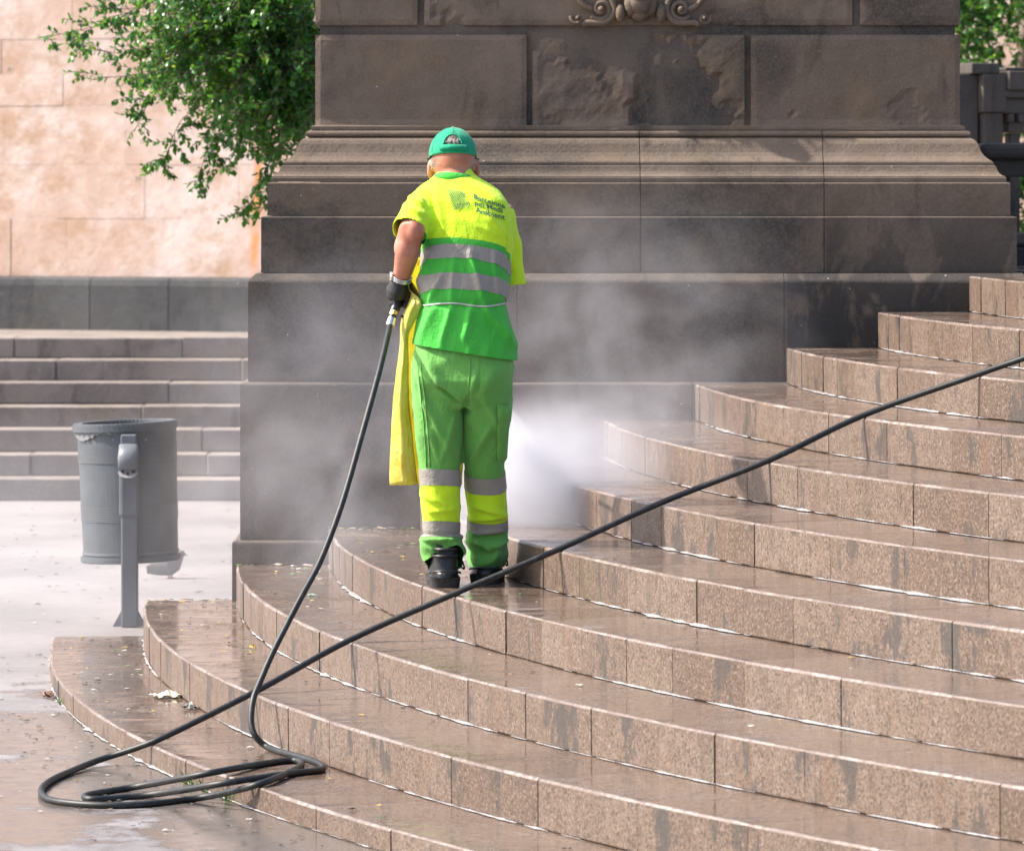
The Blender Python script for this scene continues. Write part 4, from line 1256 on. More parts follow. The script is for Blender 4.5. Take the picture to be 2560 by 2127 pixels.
strips = [strip(tb, lambda c, z_=z_, s_=s_: zone(c) == z_ and left(c) == s_, 0.002) for z_ in (2, 3) for s_ in (True, False)]
tb2 = tb.copy(); tbv = BVHTree.FromBMesh(tb2)
trousers = mrel(bm_obj('trousers', tb, None, man, True, mats=[M['tro'], M['yel']]))
sol_ = trousers.modifiers.new('t', 'SOLIDIFY'); sol_.thickness = 0.003; sol_.offset = -1
for s_ in strips: bm_obj('reflective_band', s_, M['band'], trousers, True)
def tsurf(u, v, off=0.003):
    p = mp(u, v, 0); h = tbv.ray_cast(Vector((p.x, 15, p.z)), Vector((0, 1, 0)))
    return (h[0]+h[1]*off) if h[0] else None
def patch(name, corners, nu, nv, off, mat, parent):
    b = bmesh.new(); Rr = []
    for j in range(nv+1):
        row = []
        for i in range(nu+1):
            u, v = bil(i/nu, j/nv, *corners)
            e = 0.3 if i in (0, nu) or j in (0, nv) else 1
            p = tsurf(u, v, off*e); row.append(b.verts.new(p) if p else None)
        Rr.append(row)
    for A, B in zip(Rr, Rr[1:]):
        for i in range(nu):
            q = (A[i], A[i+1], B[i+1], B[i])
            if all(q): b.faces.new(q)
    bmesh.ops.recalc_face_normals(b, faces=b.faces)
    return bm_obj(name, b, mat, parent, True)
patch('back_pocket', ((985, 742), (1043, 750), (984, 806), (1040, 806)), 8, 8, 0.004, M['tro'], trousers)
patch('cargo_pocket', ((1021, 830), (1045, 838), (1018, 945), (1038, 948)), 6, 12, 0.010, M['tro'], trousers)
patch('pocket_flap', ((1018, 826), (1046, 830), (1020, 868), (1044, 866)), 6, 5, 0.016, M['tro'], trousers)
def seam(pts, r=0.0022):
    q = [tsurf(u, v, 0.001) for u, v in pts]; q = [x for x in q if x]
    b = bmesh.new(); tube_bm(b, q, r, 5); bm_obj('seam', b, M['tro'], trousers, True)
seam([(965-10*i/12*0.6, 735+95*i/12) for i in range(13)])
seam([(857+18*sin(i/16*1.4), 745+212*i/16) for i in range(17)])
seam([(864+18*sin(i/16*1.4), 745+212*i/16) for i in range(17)])

# ---- cap
def dome(a, e, k=1.0):       # a azimuth (0 = back), e elevation 0..pi/2
    rx, ry, rz = 0.0865*k, 0.106*k, 0.098*k
    p = Vector((rx*sin(a)*cos(e), -ry*cos(a)*cos(e), rz*sin(e)))
    return p
capm = Matrix.Translation(mp(929, 318, 0.155)) @ Matrix.Rotation(radians(-9), 4, 'X')
b = bmesh.new(); NA, NE = 96, 30
ow, oh = 0.40, 0.74                                         # half-width (azimuth) and top (elevation) of the opening
G_ = {}
def inopen(a, e): return e < 0.62*1.0 and e > 0.17 and (a/ow)**2+(max(0, e-0.26)/(oh-0.26+0.12))**2 < 1
for i in range(NA):
    a = 2*pi*i/NA; a = a-2*pi if a > pi else a
    for j in range(NE):
        e = -0.10+(pi/2+0.10)*j/NE
        G_[i, j] = (a, e)
vv = {}
def hole(a, e):
    if abs(a) > 1.2: return 9
    return max(sqrt((a/ow)**2+(max(0.0, (e-0.24))/0.40)**2), (0.19-e)/0.05 if e < 0.24 else 0)
for (i, j), (a, e) in G_.items():
    vv[i, j] = b.verts.new(dome(a, e)*(1+0.008*noise.noise(Vector((a*3, e*4, 2)))))
top = b.verts.new(dome(0, pi/2))
for i in range(NA):
    for j in range(NE-1):
        q = [(i, j), ((i+1) % NA, j), ((i+1) % NA, j+1), (i, j+1)]
        am = sum(G_[x][0] for x in q)/4; em = sum(G_[x][1] for x in q)/4
        if abs(am) < 1.2 and ((am/ow)**2+(max(0.0, em-0.24)/0.42)**2 < 1) and em > 0.19 and em < 0.7: continue
        b.faces.new([vv[x] for x in q])
    b.faces.new((vv[i, NE-1], vv[(i+1) % NA, NE-1], top))
for (i, j), v in vv.items():                                 # snap the rim of the opening to a clean arch
    if v.is_boundary and j > 1:
        a, e = G_[i, j]
        if e < 0.26: e2, a2 = 0.19, max(-ow, min(ow, a)) if abs(a) < ow*1.15 else a
        else:
            rr = sqrt((a/ow)**2+((e-0.24)/0.42)**2); a2 = a/rr; e2 = 0.24+(e-0.24)/rr
        v.co = dome(a2, e2)
me_ = bm_obj('cap', b, M['cap'], man, True); mrel(me_)
me_.data.transform(capm)
so_ = me_.modifiers.new('t', 'SOLIDIFY'); so_.thickness = 0.003; so_.offset = -1
def capchild(name, b, mat, smooth=True):
    o = bm_obj(name, b, mat, me_, smooth); o.data.transform(capm); return o
b = bmesh.new(); pts = []
for i in range(29):
    t_ = pi*i/28; pts.append(dome(ow*cos(t_), 0.24+0.42*sin(t_), 1.012))
tube_bm(b, pts, 0.0028, 6); capchild('opening_trim', b, M['cap'])
b = bmesh.new(); prev = None
for i in range(21):
    a = -0.52+1.12*i/20
    cur = [b.verts.new(dome(a, e, k)) for e, k in ((0.0, 1.02), (0.0, 1.045), (0.21, 1.05), (0.21, 1.02))]
    if prev:
        for j in range(4): b.faces.new((prev[j], prev[(j+1) % 4], cur[(j+1) % 4], cur[j]))
    prev = cur
bmesh.ops.recalc_face_normals(b, faces=b.faces); capchild('strap', b, M['cap'])
b = bmesh.new(); ellipsoid_bm(b, dome(0, pi/2, 1.01), (0.008, 0.008, 0.005), seg=10, ring=6); capchild('button', b, M['cap'])
for aa in (0.0, 1.05, -1.05, 2.1, -2.1, pi):
    b = bmesh.new(); tube_bm(b, [dome(aa, e_, 1.004) for e_ in [(0.7 if aa == 0 else 0.0)+i*((pi/2-(0.7 if aa == 0 else 0))/10) for i in range(10)]], 0.0013, 5); capchild('seam', b, M['cap'])
b = bmesh.new(); prev = None
for i in range(21):
    a = pi-1.15+2.3*i/20; w = 0.075*sin(pi*i/20)**0.7
    p = dome(a, -0.06); q = p+Vector((p.x*0.2, w, -0.022*w/0.07))
    cur = [b.verts.new(x) for x in (p, q, q-Vector((0, 0, 0.004)), p-Vector((0, 0, 0.004)))]
    if prev:
        for j in range(4): b.faces.new((prev[j], prev[(j+1) % 4], cur[(j+1) % 4], cur[j]))
    prev = cur
bmesh.ops.recalc_face_normals(b, faces=b.faces); capchild('visor', b, M['cap'])
# hair seen through the opening and below the cap
b = bmesh.new(); rh = random.Random(3)
ellipsoid_bm(b, Vector((0, -0.008, 0.03)), (0.066, 0.09, 0.058), None, 28, 16)
for v in b.verts: v.co += v.co.normalized()*0.002*noise.noise(v.co*90)
o = bm_obj('hair', b, M['hair'], man, True); mrel(o); o.data.transform(capm)
b = bmesh.new()
for i in range(70):
    a = rh.uniform(-0.42, 0.42); e = rh.uniform(0.25, 0.6)
    p = Vector((0.0685*sin(a)*cos(e), -0.008-0.093*cos(a)*cos(e), 0.03+0.06*sin(e-0.15)))
    tube_bm(b, [p, p+Vector((rh.uniform(-.004, .004), -0.004, -0.006)), p+Vector((rh.uniform(-.007, .007), -0.003, -0.014))], [0.0008, 0.0007, 0.0003], 4, cap=False)
o = bm_obj('hair_strands', b, M['whair'], man, True); mrel(o); o.data.transform(capm); o['kind'] = 'stuff'
b = bmesh.new()
for i in range(420):
    a = rh.uniform(-1.5, 1.5); e = -0.10-rh.uniform(0.0, 0.35)*(0.6+0.6*abs(a)/1.5)
    p = Vector((0.0775*sin(a), -0.0865*cos(a)-0.002, 0.1*e-0.002)); dn = Vector((sin(a), -cos(a), 0))
    p = p-dn*(0.05*(abs(e)-0.1)*0.15)
    h_ = p+dn*0.004
    tube_bm(b, [p-dn*0.004, h_+Vector((0, 0, -0.004)), h_+Vector((rh.uniform(-.002, .002), 0, -0.010))], [0.0007, 0.0006, 0.0003], 3, cap=False)
o = bm_obj('nape_hair', b, M['whair'], man, True); mrel(o); o.data.transform(capm); o['kind'] = 'stuff'

# ---- boots
def boot(cu, cv_top, cv_bot, dy, wpx, yaw):
    Y = YM+dy
    heel = at(cu, cv_bot, Y)
    zf = RS*4
    w = wpx/2*Y/F*K
    grp = empty('boot', (heel.x, Y, zf), man); mrel(grp)
    grp.rotation_euler = (0, 0, yaw)
    b = bmesh.new()
    prof = [(0.018, 0.06, 0.10), (0.045, 0.055, 0.135), (0.075, 0.052, 0.115), (0.11, 0.05, 0.085), (0.14, 0.05, 0.068), (0.175, 0.052, 0.066)]
    loft_bm(b, [(0, 0.045+d*0.55, z, w*(0.98 if i else 1.0)*(a/0.055), d*0.75, 2.6) for i, (z, a, d) in enumerate(prof)], 26)
    loft_bm(b, [(0, 0.15, 0.018, w*0.95, 0.15, 2.6), (0, 0.15, 0.05, w*0.93, 0.145, 2.6), (0, 0.16, 0.075, w*0.8, 0.12, 2.4), (0, 0.14, 0.10, w*0.6, 0.08, 2.2)], 24)
    b = remeshed(b, 0.005, 4)
    bm_obj('upper', b, M['boot'], grp, True)
    b = bmesh.new()
    loft_bm(b, [(0, 0.048, 0.0, w*0.96, 0.05, 3.0), (0, 0.048, 0.024, w*1.02, 0.052, 3.0), (0, 0.05, 0.034, w*1.04, 0.058, 3.0)], 30)
    loft_bm(b, [(0, 0.20, 0.0, w*1.0, 0.10, 2.8), (0, 0.2, 0.03, w*1.05, 0.104, 2.8)], 30)
    loft_bm(b, [(0, 0.15, 0.018, w*1.02, 0.155, 2.8), (0, 0.15, 0.034, w*1.06, 0.16, 2.8)], 30)
    bm_obj('sole', b, M['sole'], grp, False)
    for z, k_, r_ in (((0.060, 1.04, 0.004),) if dy > 0.05 else ()) or ((0.060, 1.04, 0.004), (0.112, 0.84, 0.005), (0.136, 0.80, 0.006)):
        b = bmesh.new()
        pts = [Vector((w*k_*cos(pi+pi*i/20), 0.055+(0.07 if z < 0.1 else 0.052)*sin(pi+pi*i/20)*1.05, z-(0.012*(abs(i-10)/10)**2 if z < 0.1 else 0))) for i in range(21)]
        tube_bm(b, pts, r_, 6)
        bm_obj('padding', b, M['boot'], grp, True)
    b = bmesh.new()
    for s in (1,):
        tube_bm(b, catmull([(s*w*0.9, 0.13, 0.10), (s*w*1.25, 0.10, 0.085), (s*w*1.35, 0.09, 0.06), (s*w*1.1, 0.11, 0.07)], 4), 0.0035, 5)
    bm_obj('lace', b, M['boot'], grp, True)
boot(914, 1120, 1205, -0.045, 62, radians(5))
boot(994, 1160, 1197, 0.115, 64, radians(-4))

# ---- left glove with watch, gripping the gun
b = bmesh.new()
hcn = mp(813, 601, 0.0)
tube_bm(b, [mp(822, 573, -0.012), mp(818, 584, -0.005), mp(814, 598, 0.0), mp(812, 612, 0.005)], [(0.030, 0.027), (0.034, 0.032), (0.037, 0.036), (0.034, 0.034)], 18, up=Vector((0, 1, 0)))
for i in range(4):                      # fingers leave the left side of the palm and close round the handle
    c0 = mp(799+1.5*i, 590+11*i, 0.012)
    L = (1.0, 1.08, 1.02, 0.85)[i]
    tube_bm(b, catmull([c0+Vector((0.02, -0.015, 0.004)), c0, c0+Vector((0.004, 0.028*L, -0.004)), c0+Vector((0.03, 0.044*L, -0.006)), c0+Vector((0.052, 0.03, -0.008)), c0+Vector((0.05, 0.012, -0.01))], 3),
            0.0108-0.0008*i*0.5, 10)
tube_bm(b, catmull([mp(824, 586, -0.008), mp(835, 596, 0.0), mp(838, 612, 0.012), mp(832, 624, 0.024)], 3), 0.0115, 10)
b = remeshed(b, 0.0032, 3)
for v in b.verts: v.co += v.normal*0.0015*fold(v.co, 30, 22, 2.0, 0.3)
mrel(bm_obj('glove', b, M['glove'], man, True))
b = bmesh.new(); wc = mp(823.5, 569, -0.02); ax = (mp(818, 590, 0.0)-mp(827, 555, -0.035)).normalized()
s1 = ax.cross(Vector((0, 1, 0))).normalized(); s2 = s1.cross(ax).normalized()
for k_ in range(3):
    o_ = ax*(0.006*(k_-1)); pts = [wc+o_+s1*0.0355*cos(2*pi*i/32)+s2*0.033*sin(2*pi*i/32) for i in range(33)]
    tube_bm(b, pts, 0.0034, 6)
M['steel'] = simple('bright_steel', (0.62, 0.62, 0.62), 0.22, 0.1, 30, 0.0, Metallic=1.0)
wt = mrel(bm_obj('wrist_watch', b, M['steel'], man, True))
b = bmesh.new()
cdir = (s1*-0.9-s2*0.3).normalized() if s1.x > 0 else (s1*0.9-s2*0.3).normalized()
tube_bm(b, [wc+cdir*0.033, wc+cdir*0.043], [0.017, 0.016], 20); bm_obj('dial', b, M['steel'], wt, True)

# ---- yellow plastic apron hanging in front of his left side
b = bmesh.new(); Rr = []
ap_rows = [  # v, then (u, dy) from the left hem round the front
    (528, [(846, 0.035), (849, 0.06), (853, 0.10), (880, 0.16), (930, 0.17)]),
    (560, [(842, 0.010), (846, 0.05), (852, 0.11), (880, 0.17), (935, 0.18)]),
    (590, [(839, -0.01), (842, 0.05), (852, 0.12), (885, 0.18), (945, 0.19)]),
    (618, [(862, -0.06), (846, -0.045), (843, 0.08), (885, 0.20), (950, 0.20)]),
    (640, [(858, -0.055), (838, -0.05), (836, 0.08), (885, 0.21), (950, 0.21)]),
    (665, [(848, -0.03), (832, -0.035), (829, 0.09), (885, 0.22), (950, 0.22)]),
    (700, [(838, 0.0), (827, -0.01), (824, 0.10), (880, 0.22), (950, 0.23)]),
    (760, [(836, 0.02), (822, 0.00), (819, 0.11), (880, 0.23), (950, 0.23)]),
    (830, [(838, 0.03), (818, 0.01), (812, 0.12), (880, 0.23), (950, 0.23)]),
    (900, [(845, 0.04), (818, 0.015), (806, 0.12), (875, 0.23), (950, 0.23)]),
    (950, [(852, 0.05), (820, 0.02), (804, 0.12), (875, 0.23), (948, 0.23)]),
    (994, [(858, 0.06), (824, 0.025), (802, 0.12), (870, 0.235), (948, 0.23)])]
for ri, (v, row) in enumerate(ap_rows):
    pts = catmull([mp(u, v, dy) for u, dy in row], 8)
    Rr.append([p+Vector((0.004*noise.noise(Vector((i*0.45, v*0.01, 1))), 0.006*noise.noise(Vector((i*0.6, v*0.012, 5))), 0.002*sin(i*0.9) if ri == len(ap_rows)-1 else 0)) for i, p in enumerate(pts)])
fine = []
for i in range(len(Rr[0])):
    fine.append(catmull([r_[i] for r_ in Rr], 5))
V_ = [[b.verts.new(p+Vector((0.007*noise.noise(Vector((p.x*22, p.y*22, p.z*4)))+0.003*noise.noise(p*16), 0.007*noise.noise(Vector((p.x*20+5, p.y*20, p.z*5))), 0))) for p in colm] for colm in fine]
for A, B in zip(V_, V_[1:]):
    for j in range(len(A)-1): b.faces.new((A[j], A[j+1], B[j+1], B[j]))
ao = mrel(bm_obj('apron', b, M['apron'], man, True))
sm = ao.modifiers.new('t', 'SOLIDIFY'); sm.thickness = 0.0015
b = bmesh.new(); tube_bm(b, fine[5][14:], 0.0016, 5); bm_obj('hem', b, simple('apron_hem', (0.5, 0.42, 0.08), 0.5), ao, True)

# ------------------------------------------------------------------ pressure washer gun and lance
gun = empty('spray_gun', mp(818, 600, 0.0)); g0 = Vector(gun.location)
tag(gun, 'black pressure washer gun with lance held in the gloved hand', 'spray gun')
def grel(b, name, mat, parent=None, smooth=True):
    bmesh.ops.translate(b, verts=b.verts, vec=-g0); return bm_obj(name, b, mat, parent or gun, smooth)
M['blk'] = simple('black_plastic', (0.016, 0.016, 0.017), 0.4, 0.2, 30, 0.1)
M['brass'] = simple('brass', (0.72, 0.45, 0.12), 0.3, 0.15, 30, 0.0, Metallic=1.0)
b = bmesh.new(); tube_bm(b, catmull([mp(812, 634, 0.0), mp(816, 615, 0.012), mp(822, 592, 0.03), mp(832, 578, 0.05)], 4), [(0.014, 0.018)]*13, 14); hd = grel(b, 'handle', M['blk'])
b = bmesh.new(); tube_bm(b, catmull([mp(830, 580, 0.03), mp(850, 606, 0.10), mp(880, 640, 0.20)], 4), [(0.022, 0.026), (0.022, 0.026), (0.021, 0.024), (0.02, 0.022), (0.018, 0.02), (0.016, 0.017), (0.013, 0.014), (0.012, 0.012), (0.011, 0.011)], 14); grel(b, 'body', M['blk'])
b = bmesh.new(); tube_bm(b, catmull([mp(822, 648, 0.02), mp(834, 650, 0.05), mp(838, 625, 0.07), mp(836, 600, 0.06)], 4), (0.010, 0.004), 10); grel(b, 'trigger_guard', M['blk'])
nozzle = mp(1032, 826, 0.66)
b = bmesh.new(); tube_bm(b, [mp(880, 640, 0.20), nozzle.lerp(mp(880, 640, 0.20), 0.05)], 0.007, 10); grel(b, 'lance', M['steel'])
b = bmesh.new(); tube_bm(b, [nozzle.lerp(mp(880, 640, 0.20), 0.05), nozzle], [0.011, 0.008], 10); grel(b, 'nozzle', M['brass'])
c1, c2 = mp(811, 630, -0.005), mp(800, 668, -0.03)
def seg(name, t0, t1, r, mat, n=14):
    b = bmesh.new(); p0, p1 = c1.lerp(c2, t0), c1.lerp(c2, t1); tube_bm(b, [p0, p1], r, n); return grel(b, name, mat, None, False)
seg('grip_cap', 0.0, 0.20, [0.016, 0.0165], M['blk'])
seg('brass_nut', 0.20, 0.42, 0.0145, M['brass'], 6)
seg('coupling', 0.42, 0.60, 0.0125, M['blk'])
seg('ferrule', 0.60, 1.0, [0.0155, 0.0165], M['steel'])

# ------------------------------------------------------------------ hose
HR = 0.0108
def edge_at(k, u2560):
    """point on the nose of step k that stands at column u"""
    R = R1-(k-1)*TR; lo, hi = math.asin((YC-D0)/R), 1.2
    for _ in range(60):
        m = (lo+hi)/2; x, y, _z = arc_pt(R, m, 0)
        if 1280+F*x/y < u2560: lo = m
        else: hi = m
    x, y, _z = arc_pt(R, lo, 0)
    return Vector((x, y, RS*k+HR*0.9))
def flat(u, v, z):
    Y = F*(H-z)/(v*K-V0); return at(u, v, Y)
def on_step(u, v):
    p = flat(u, v, RS+HR); r = sqrt((p.x-XC)**2+(p.y-YC)**2)
    if r < R1-0.015: return p
    q = flat(u, v, G+HR); rq = sqrt((q.x-XC)**2+(q.y-YC)**2)
    if rq > R1+0.05: return q
    t_ = max(0, min(1, (rq-(R1-0.02))/0.07))
    return flat(u, v, RS+HR+0.004-(RS-G)*t_*0.85)
up = [edge_at(10, 2740), edge_at(9, 2450), edge_at(8, 2160), edge_at(7, 1925), edge_at(6, 1652), edge_at(5, 1402), edge_at(4, 1138), edge_at(3, 876), edge_at(2, 639), edge_at(1, 381)]
up = [up[0]+Vector((0.45, 0.5, 0.17)), *up]
coil = [(211, 1561.6), (140.6, 1582.7), (105.5, 1598.5), (84.4, 1616), (89.7, 1633.7), (123, 1644), (211, 1651), (309.4, 1647.8), (422, 1633.7), (527.4, 1609), (597.7, 1581), (620.6, 1565), (597.7, 1558), (527.4, 1567), (422, 1586), (281.3, 1612.6), (190, 1626.7), (172.3, 1633.7), (197, 1639), (316.5, 1628.5), (457, 1605.6), (597.7, 1584.5), (654, 1579), (662.8, 1570.4), (633, 1556.4), (575, 1541), (548.5, 1531.8)]
cpts = [on_step(u, v) for u, v in coil]
cpts[0].z += 0.012
for i in (20, 21, 22): cpts[i] = cpts[i]+Vector((0, 0, 0.0))
rise = [(524, 1510.7, 16.72), (515, 1482.5, 16.74), (518.6, 1436.8, 16.78), (534.5, 1394.6, 16.83), (562.6, 1331.3, 16.9), (615, 1229, 17.02), (657.5, 1148.5, 17.12), (702, 1030, 17.26), (745, 880, 17.45), (778, 760, 17.62), (795, 690, 17.78)]
line = up+cpts+[at(u, v, y) for u, v, y in rise]+[c2+Vector((0, 0, 0.002)), c2.lerp(c1, 0.2)]
hl = catmull(line, 9)
i0, i1 = (len(up)-1)*9, (len(up)+len(cpts)+1)*9
for _ in range(14):
    hl = [p if not i0 < i < i1 else p*0.5+(hl[i-1]+hl[i+1])*0.25 for i, p in enumerate(hl)]
b = bmesh.new(); tube_bm(b, hl, HR, 12)
def hose_mat():
    t = NT('black_hose_rubber'); p = t.pos(); n = t.noise(p, 40, 4)
    c = t.mix(t.ramp(n, [(0.5, 0.0), (0.75, 0.6)]), (0.010, 0.012, 0.0125), (0.045, 0.047, 0.047))
    t.bsdf(c, 0.5, bump=n, bstr=0.15, bdist=0.002)
    return t.m
tag(bm_obj('hose', b, hose_mat(), None, True), 'long black pressure hose coiled at the lowest step and running up the stairs', 'hose')

# ------------------------------------------------------------------ litter
rl = random.Random(77)
lm = [simple('litter_brown', (0.16, 0.09, 0.04), 0.6), simple('litter_dark', (0.04, 0.035, 0.03), 0.6), simple('litter_yellow', (0.42, 0.30, 0.07), 0.5), simple('litter_pale', (0.4, 0.37, 0.33), 0.5), simple('litter_green', (0.1, 0.2, 0.05), 0.5)]
V_, F_, FM = [], [], []
def bit(p, s, m, flat_=0.3):
    s *= 1.7
    i0 = len(V_); n = rl.randint(5, 7); a0 = rl.random()*6
    curl = rl.uniform(0.1, 0.5)*s
    for k in range(n):
        a = a0+2*pi*k/n; r_ = s*rl.uniform(0.5, 1.1)
        V_.append((p.x+r_*cos(a), p.y+r_*sin(a)*0.7, p.z+0.001+curl*rl.random()))
    V_.append((p.x, p.y, p.z+s*flat_*rl.random()+0.002))
    for k in range(n): F_.append((i0+k, i0+(k+1) % n, i0+n)); FM.append(m)
def on_tread(k, d, th):
    R = R1-(k-1)*TR-d; x, y, z = arc_pt(R, th, RS*k+0.002); return Vector((x, y, z))
for i in range(300):
    k = rl.choice((1, 1, 1, 2, 2, 3, 3, 4, 4)); th = 0.045+abs(rl.gauss(0, 0.085)) if rl.random() < 0.75 else rl.uniform(0.05, 0.5)
    bit(on_tread(k, rl.uniform(0.03, TR-0.02), th), rl.uniform(0.003, 0.011), rl.choice((0, 1, 1, 1, 3, 2, 4)))
for i in range(110):
    k = rl.choice((2, 3, 3, 3, 4, 4)); p = on_tread(k, rl.uniform(0.02, TR), 0.0)
    x0 = p.x; bit(Vector((x0, D0-abs(rl.gauss(0, 0.06))-0.01, RS*k+0.002)), rl.uniform(0.005, 0.014), rl.choice((2, 3, 3, 0, 4, 1)))
for i in range(320):
    th = rl.uniform(0.04, 0.62); r_ = R1+abs(rl.gauss(0, 0.35))+0.01; x, y, z = arc_pt(r_, th, G+0.002)
    bit(Vector((x, y, z)), rl.uniform(0.003, 0.010), rl.choice((0, 1, 1, 1, 3)))
for i in range(110):
    p = flat(rl.uniform(0, 480), rl.uniform(1040, 1290), G+0.001); bit(p, rl.uniform(0.005, 0.015), rl.choice((0, 1, 1, 3)))
tag(mesh_obj('debris', V_, F_, None, mats=lm, fm=FM), 'scattered leaf scraps and grit on the wet steps and ground', None, None, 'stuff')
def crumple(name, u, v, k, size, mat, label, cat):
    z = RS*k if k else G
    p = flat(u, v, z+0.004); b = bmesh.new()
    bmesh.ops.create_grid(b, x_segments=9, y_segments=9, size=1)
    for vv_ in b.verts:
        q = vv_.co.copy(); r_ = 1+0.35*noise.noise(Vector((q.x*1.6, q.y*1.6, u)))
        vv_.co = Vector((q.x*size[0]*r_, q.y*size[1]*r_, size[2]*max(0, noise.noise(Vector((q.x*2.2+u, q.y*2.2, 3)))+0.45)*(1.2-q.length*0.6)+0.002))
    o = bm_obj(name, b, mat, None, False); o.location = p-Vector((0, 0, 0.004)); o.rotation_euler = (0, 0, rl.random()*3)
    tag(o, label, cat)
crumple('paper_wrapper', 338, 1428, 1, (0.05, 0.05, 0.03), simple('white_paper', (0.5, 0.46, 0.38), 0.5, 0.2, 40), 'crumpled white and yellow wrapper on the lowest step', 'wrapper')
crumple('plastic_scrap', 391, 1452, 1, (0.025, 0.025, 0.03), simple('clear_plastic_scrap', (0.25, 0.27, 0.25), 0.2, 0.2, 40), 'small crumpled clear plastic scrap against the second riser', 'plastic scrap')
crumple('fruit_peel', 517, 1328, 2, (0.012, 0.012, 0.02), lm[2], 'bright yellow scrap of peel on the second step', 'peel')
crumple('dry_leaf', 100, 1428, 0, (0.022, 0.02, 0.03), simple('dry_leaf_brown', (0.2, 0.1, 0.07), 0.6), 'curled brown dry leaf on the ground at the left end of the steps', 'leaf')
crumple('plastic_scrap', 640, 1219, 3, (0.016, 0.016, 0.008), simple('pale_green_scrap', (0.35, 0.5, 0.4), 0.2), 'pale green scrap lying on the third step beside the hose', 'scrap')

# weeds in the joint by the coiled hose
b = bmesh.new()
for i in range(60):
    th = rl.choice((0.33, 0.335, 0.345, 0.36, 0.17, 0.5))+rl.gauss(0, 0.002)
    x, y, z = arc_pt(R1+0.01, th, G); h_ = rl.uniform(0.015, 0.05); dx = rl.uniform(-0.02, 0.02); dy = rl.uniform(-0.02, 0)
    q = [b.verts.new(p) for p in ((x-0.0015, y, z), (x+0.0015, y, z), (x+dx*0.5+0.001, y+dy*0.5, z+h_*0.7), (x+dx, y+dy, z+h_))]
    b.faces.new(q)
tag(bm_obj('weeds', b, simple('weed_green', (0.12, 0.26, 0.03), 0.6)), 'thin green weeds in the joint below the lowest step', None, None, 'stuff')

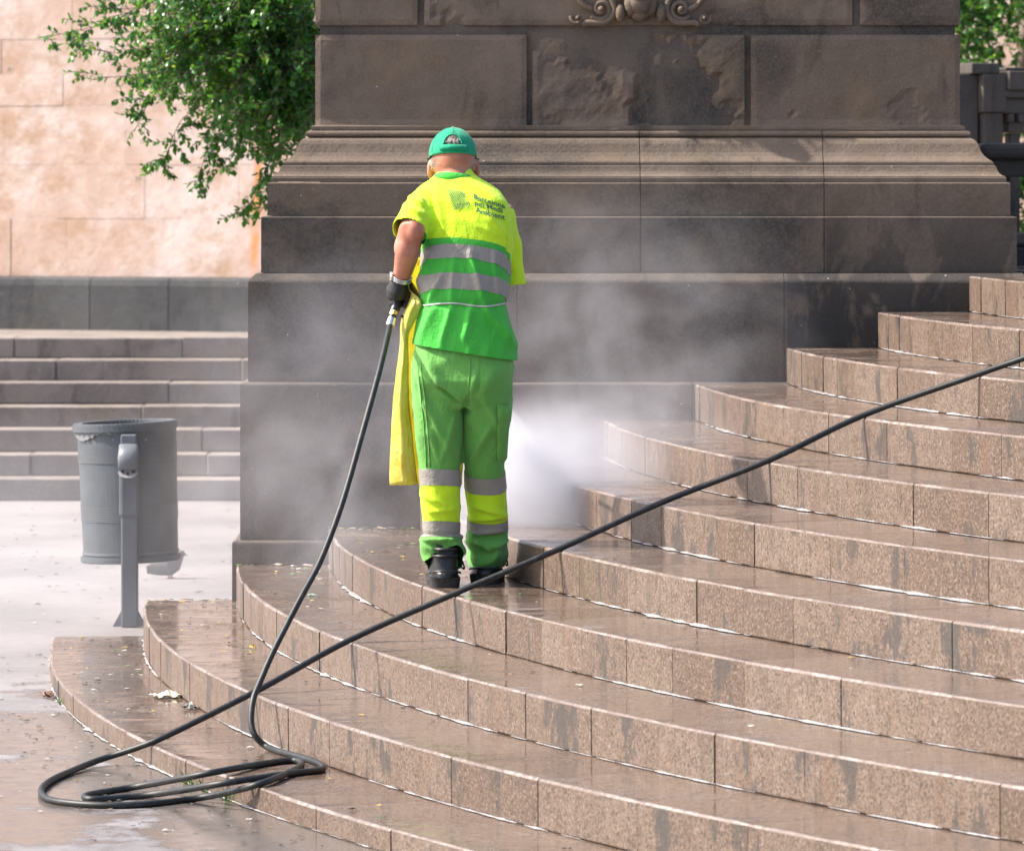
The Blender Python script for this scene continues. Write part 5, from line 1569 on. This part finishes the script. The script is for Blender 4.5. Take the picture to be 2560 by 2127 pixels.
# ------------------------------------------------------------------ steam and spray
def vol_mat(name, dens, kind, nscale, lo, hi, aniso=0.15, power=1.0, col=(0.81, 0.82, 0.88)):
    t = NT(name)
    tc = t.n('ShaderNodeTexCoord'); sep = t.n('ShaderNodeSeparateXYZ'); t.l(tc.outputs['Object'], sep.inputs[0])
    g = t.n('ShaderNodeNewGeometry')
    x, y, z = sep.outputs[0], sep.outputs[1], sep.outputs[2]
    wp = t.pos((1, 1, 1))
    n = t.noise(wp, nscale, 4, 0.55, 0.6)
    nn = t.ramp(n, [(lo, 0.0), (hi, 1.0)])
    if kind == 'ball':
        r2 = t.math('ADD', t.math('ADD', t.math('MULTIPLY', x, x), t.math('MULTIPLY', y, y)), t.math('MULTIPLY', z, z))
        fall = t.math('SUBTRACT', 1.0, r2, clamp=True)
        fall = t.math('POWER', fall, power)
    else:            # fan of droplets that opens from z = 1 down to z = -1
        h = t.math('MULTIPLY', t.math('SUBTRACT', 1.0, z), 0.5, clamp=True)
        w = t.math('ADD', t.math('MULTIPLY', h, 0.9), 0.03)
        xr_ = t.math('DIVIDE', x, w); yr_ = t.math('DIVIDE', y, w)
        r2 = t.math('ADD', t.math('MULTIPLY', xr_, xr_), t.math('MULTIPLY', yr_, yr_))
        fall = t.math('POWER', t.math('SUBTRACT', 1.0, r2, clamp=True), 1.5)
        cb = t.n('ShaderNodeCombineXYZ'); t.l(t.math('MULTIPLY', xr_, 3.2), cb.inputs[0]); t.l(t.math('MULTIPLY', yr_, 3.2), cb.inputs[1]); t.l(t.math('MULTIPLY', z, 0.9), cb.inputs[2])
        nn = t.ramp(t.noise(cb.outputs[0], 1.6, 4, 0.6), [(lo, 0.0), (hi, 1.0)])
        fall = t.math('DIVIDE', fall, t.math('ADD', h, 0.12))
    d = t.math('MULTIPLY', t.math('MULTIPLY', fall, nn), dens)
    v = t.n('ShaderNodeVolumePrincipled'); v.inputs['Color'].default_value = (*col, 1); v.inputs['Anisotropy'].default_value = aniso
    t.l(d, v.inputs['Density']); t.l(v.outputs[0], t.out.inputs['Volume'])
    return t.m
def cloud(name, c, r, rot, dens, label, nscale=2.0, lo=0.35, hi=0.7, kind='ball', power=1.0, col=(0.81, 0.82, 0.88)):
    b = bmesh.new(); box_bm(b, -1, 1, -1, 1, -1, 1)
    m = vol_mat(name+'_air', dens, kind, nscale, lo, hi, power=power, col=col)
    o = bm_obj(name, b, m); o.location = c; o.scale = r; o.rotation_euler = rot
    tag(o, label, None, None, 'stuff')
    return o
#CLOUDS
cloud('steam', at(1105, 1035, 18.95), (0.46, 0.36, 0.44), (0, radians(-12), 0), 9.0, 'dense white steam where the jet hits the steps', 4.2, 0.15, 0.70, power=1.3, col=(0.75, 0.76, 0.82))
cloud('steam', at(1270, 955, 19.2), (0.55, 0.45, 0.42), (0, 0, 0), 1.6, 'steam spreading over the ends of the upper steps', 3.0, 0.2, 0.8, power=1.3)
cloud('steam', at(1250, 780, 19.9), (0.95, 0.7, 0.95), (0, radians(18), 0), 1.0, 'thin steam drifting up in front of the pedestal', 4.5, 0.40, 0.82, power=1.4)
cloud('steam', at(690, 960, 19.7), (0.85, 0.9, 0.95), (0, 0, 0), 0.7, 'low steam left of the cleaner in front of the pedestal', 3.6, 0.38, 0.82)
cloud('steam', at(150, 1170, 22.8), (1.25, 2.8, 0.75), (0, 0, 0), 0.21, 'bright mist round the litter bin', 1.3, 0.25, 0.8)
jd = at(1130, 1080, 19.3)-nozzle
jo = cloud('spray', nozzle+jd*0.5, (0.30, 0.20, jd.length*0.52), (0, 0, 0), 6.5, 'white fan of water spray from the lance', 7.0, 0.38, 0.62, kind='fan', col=(0.78, 0.79, 0.85))
jo.rotation_euler = (-jd).to_track_quat('Z', 'Y').to_euler()
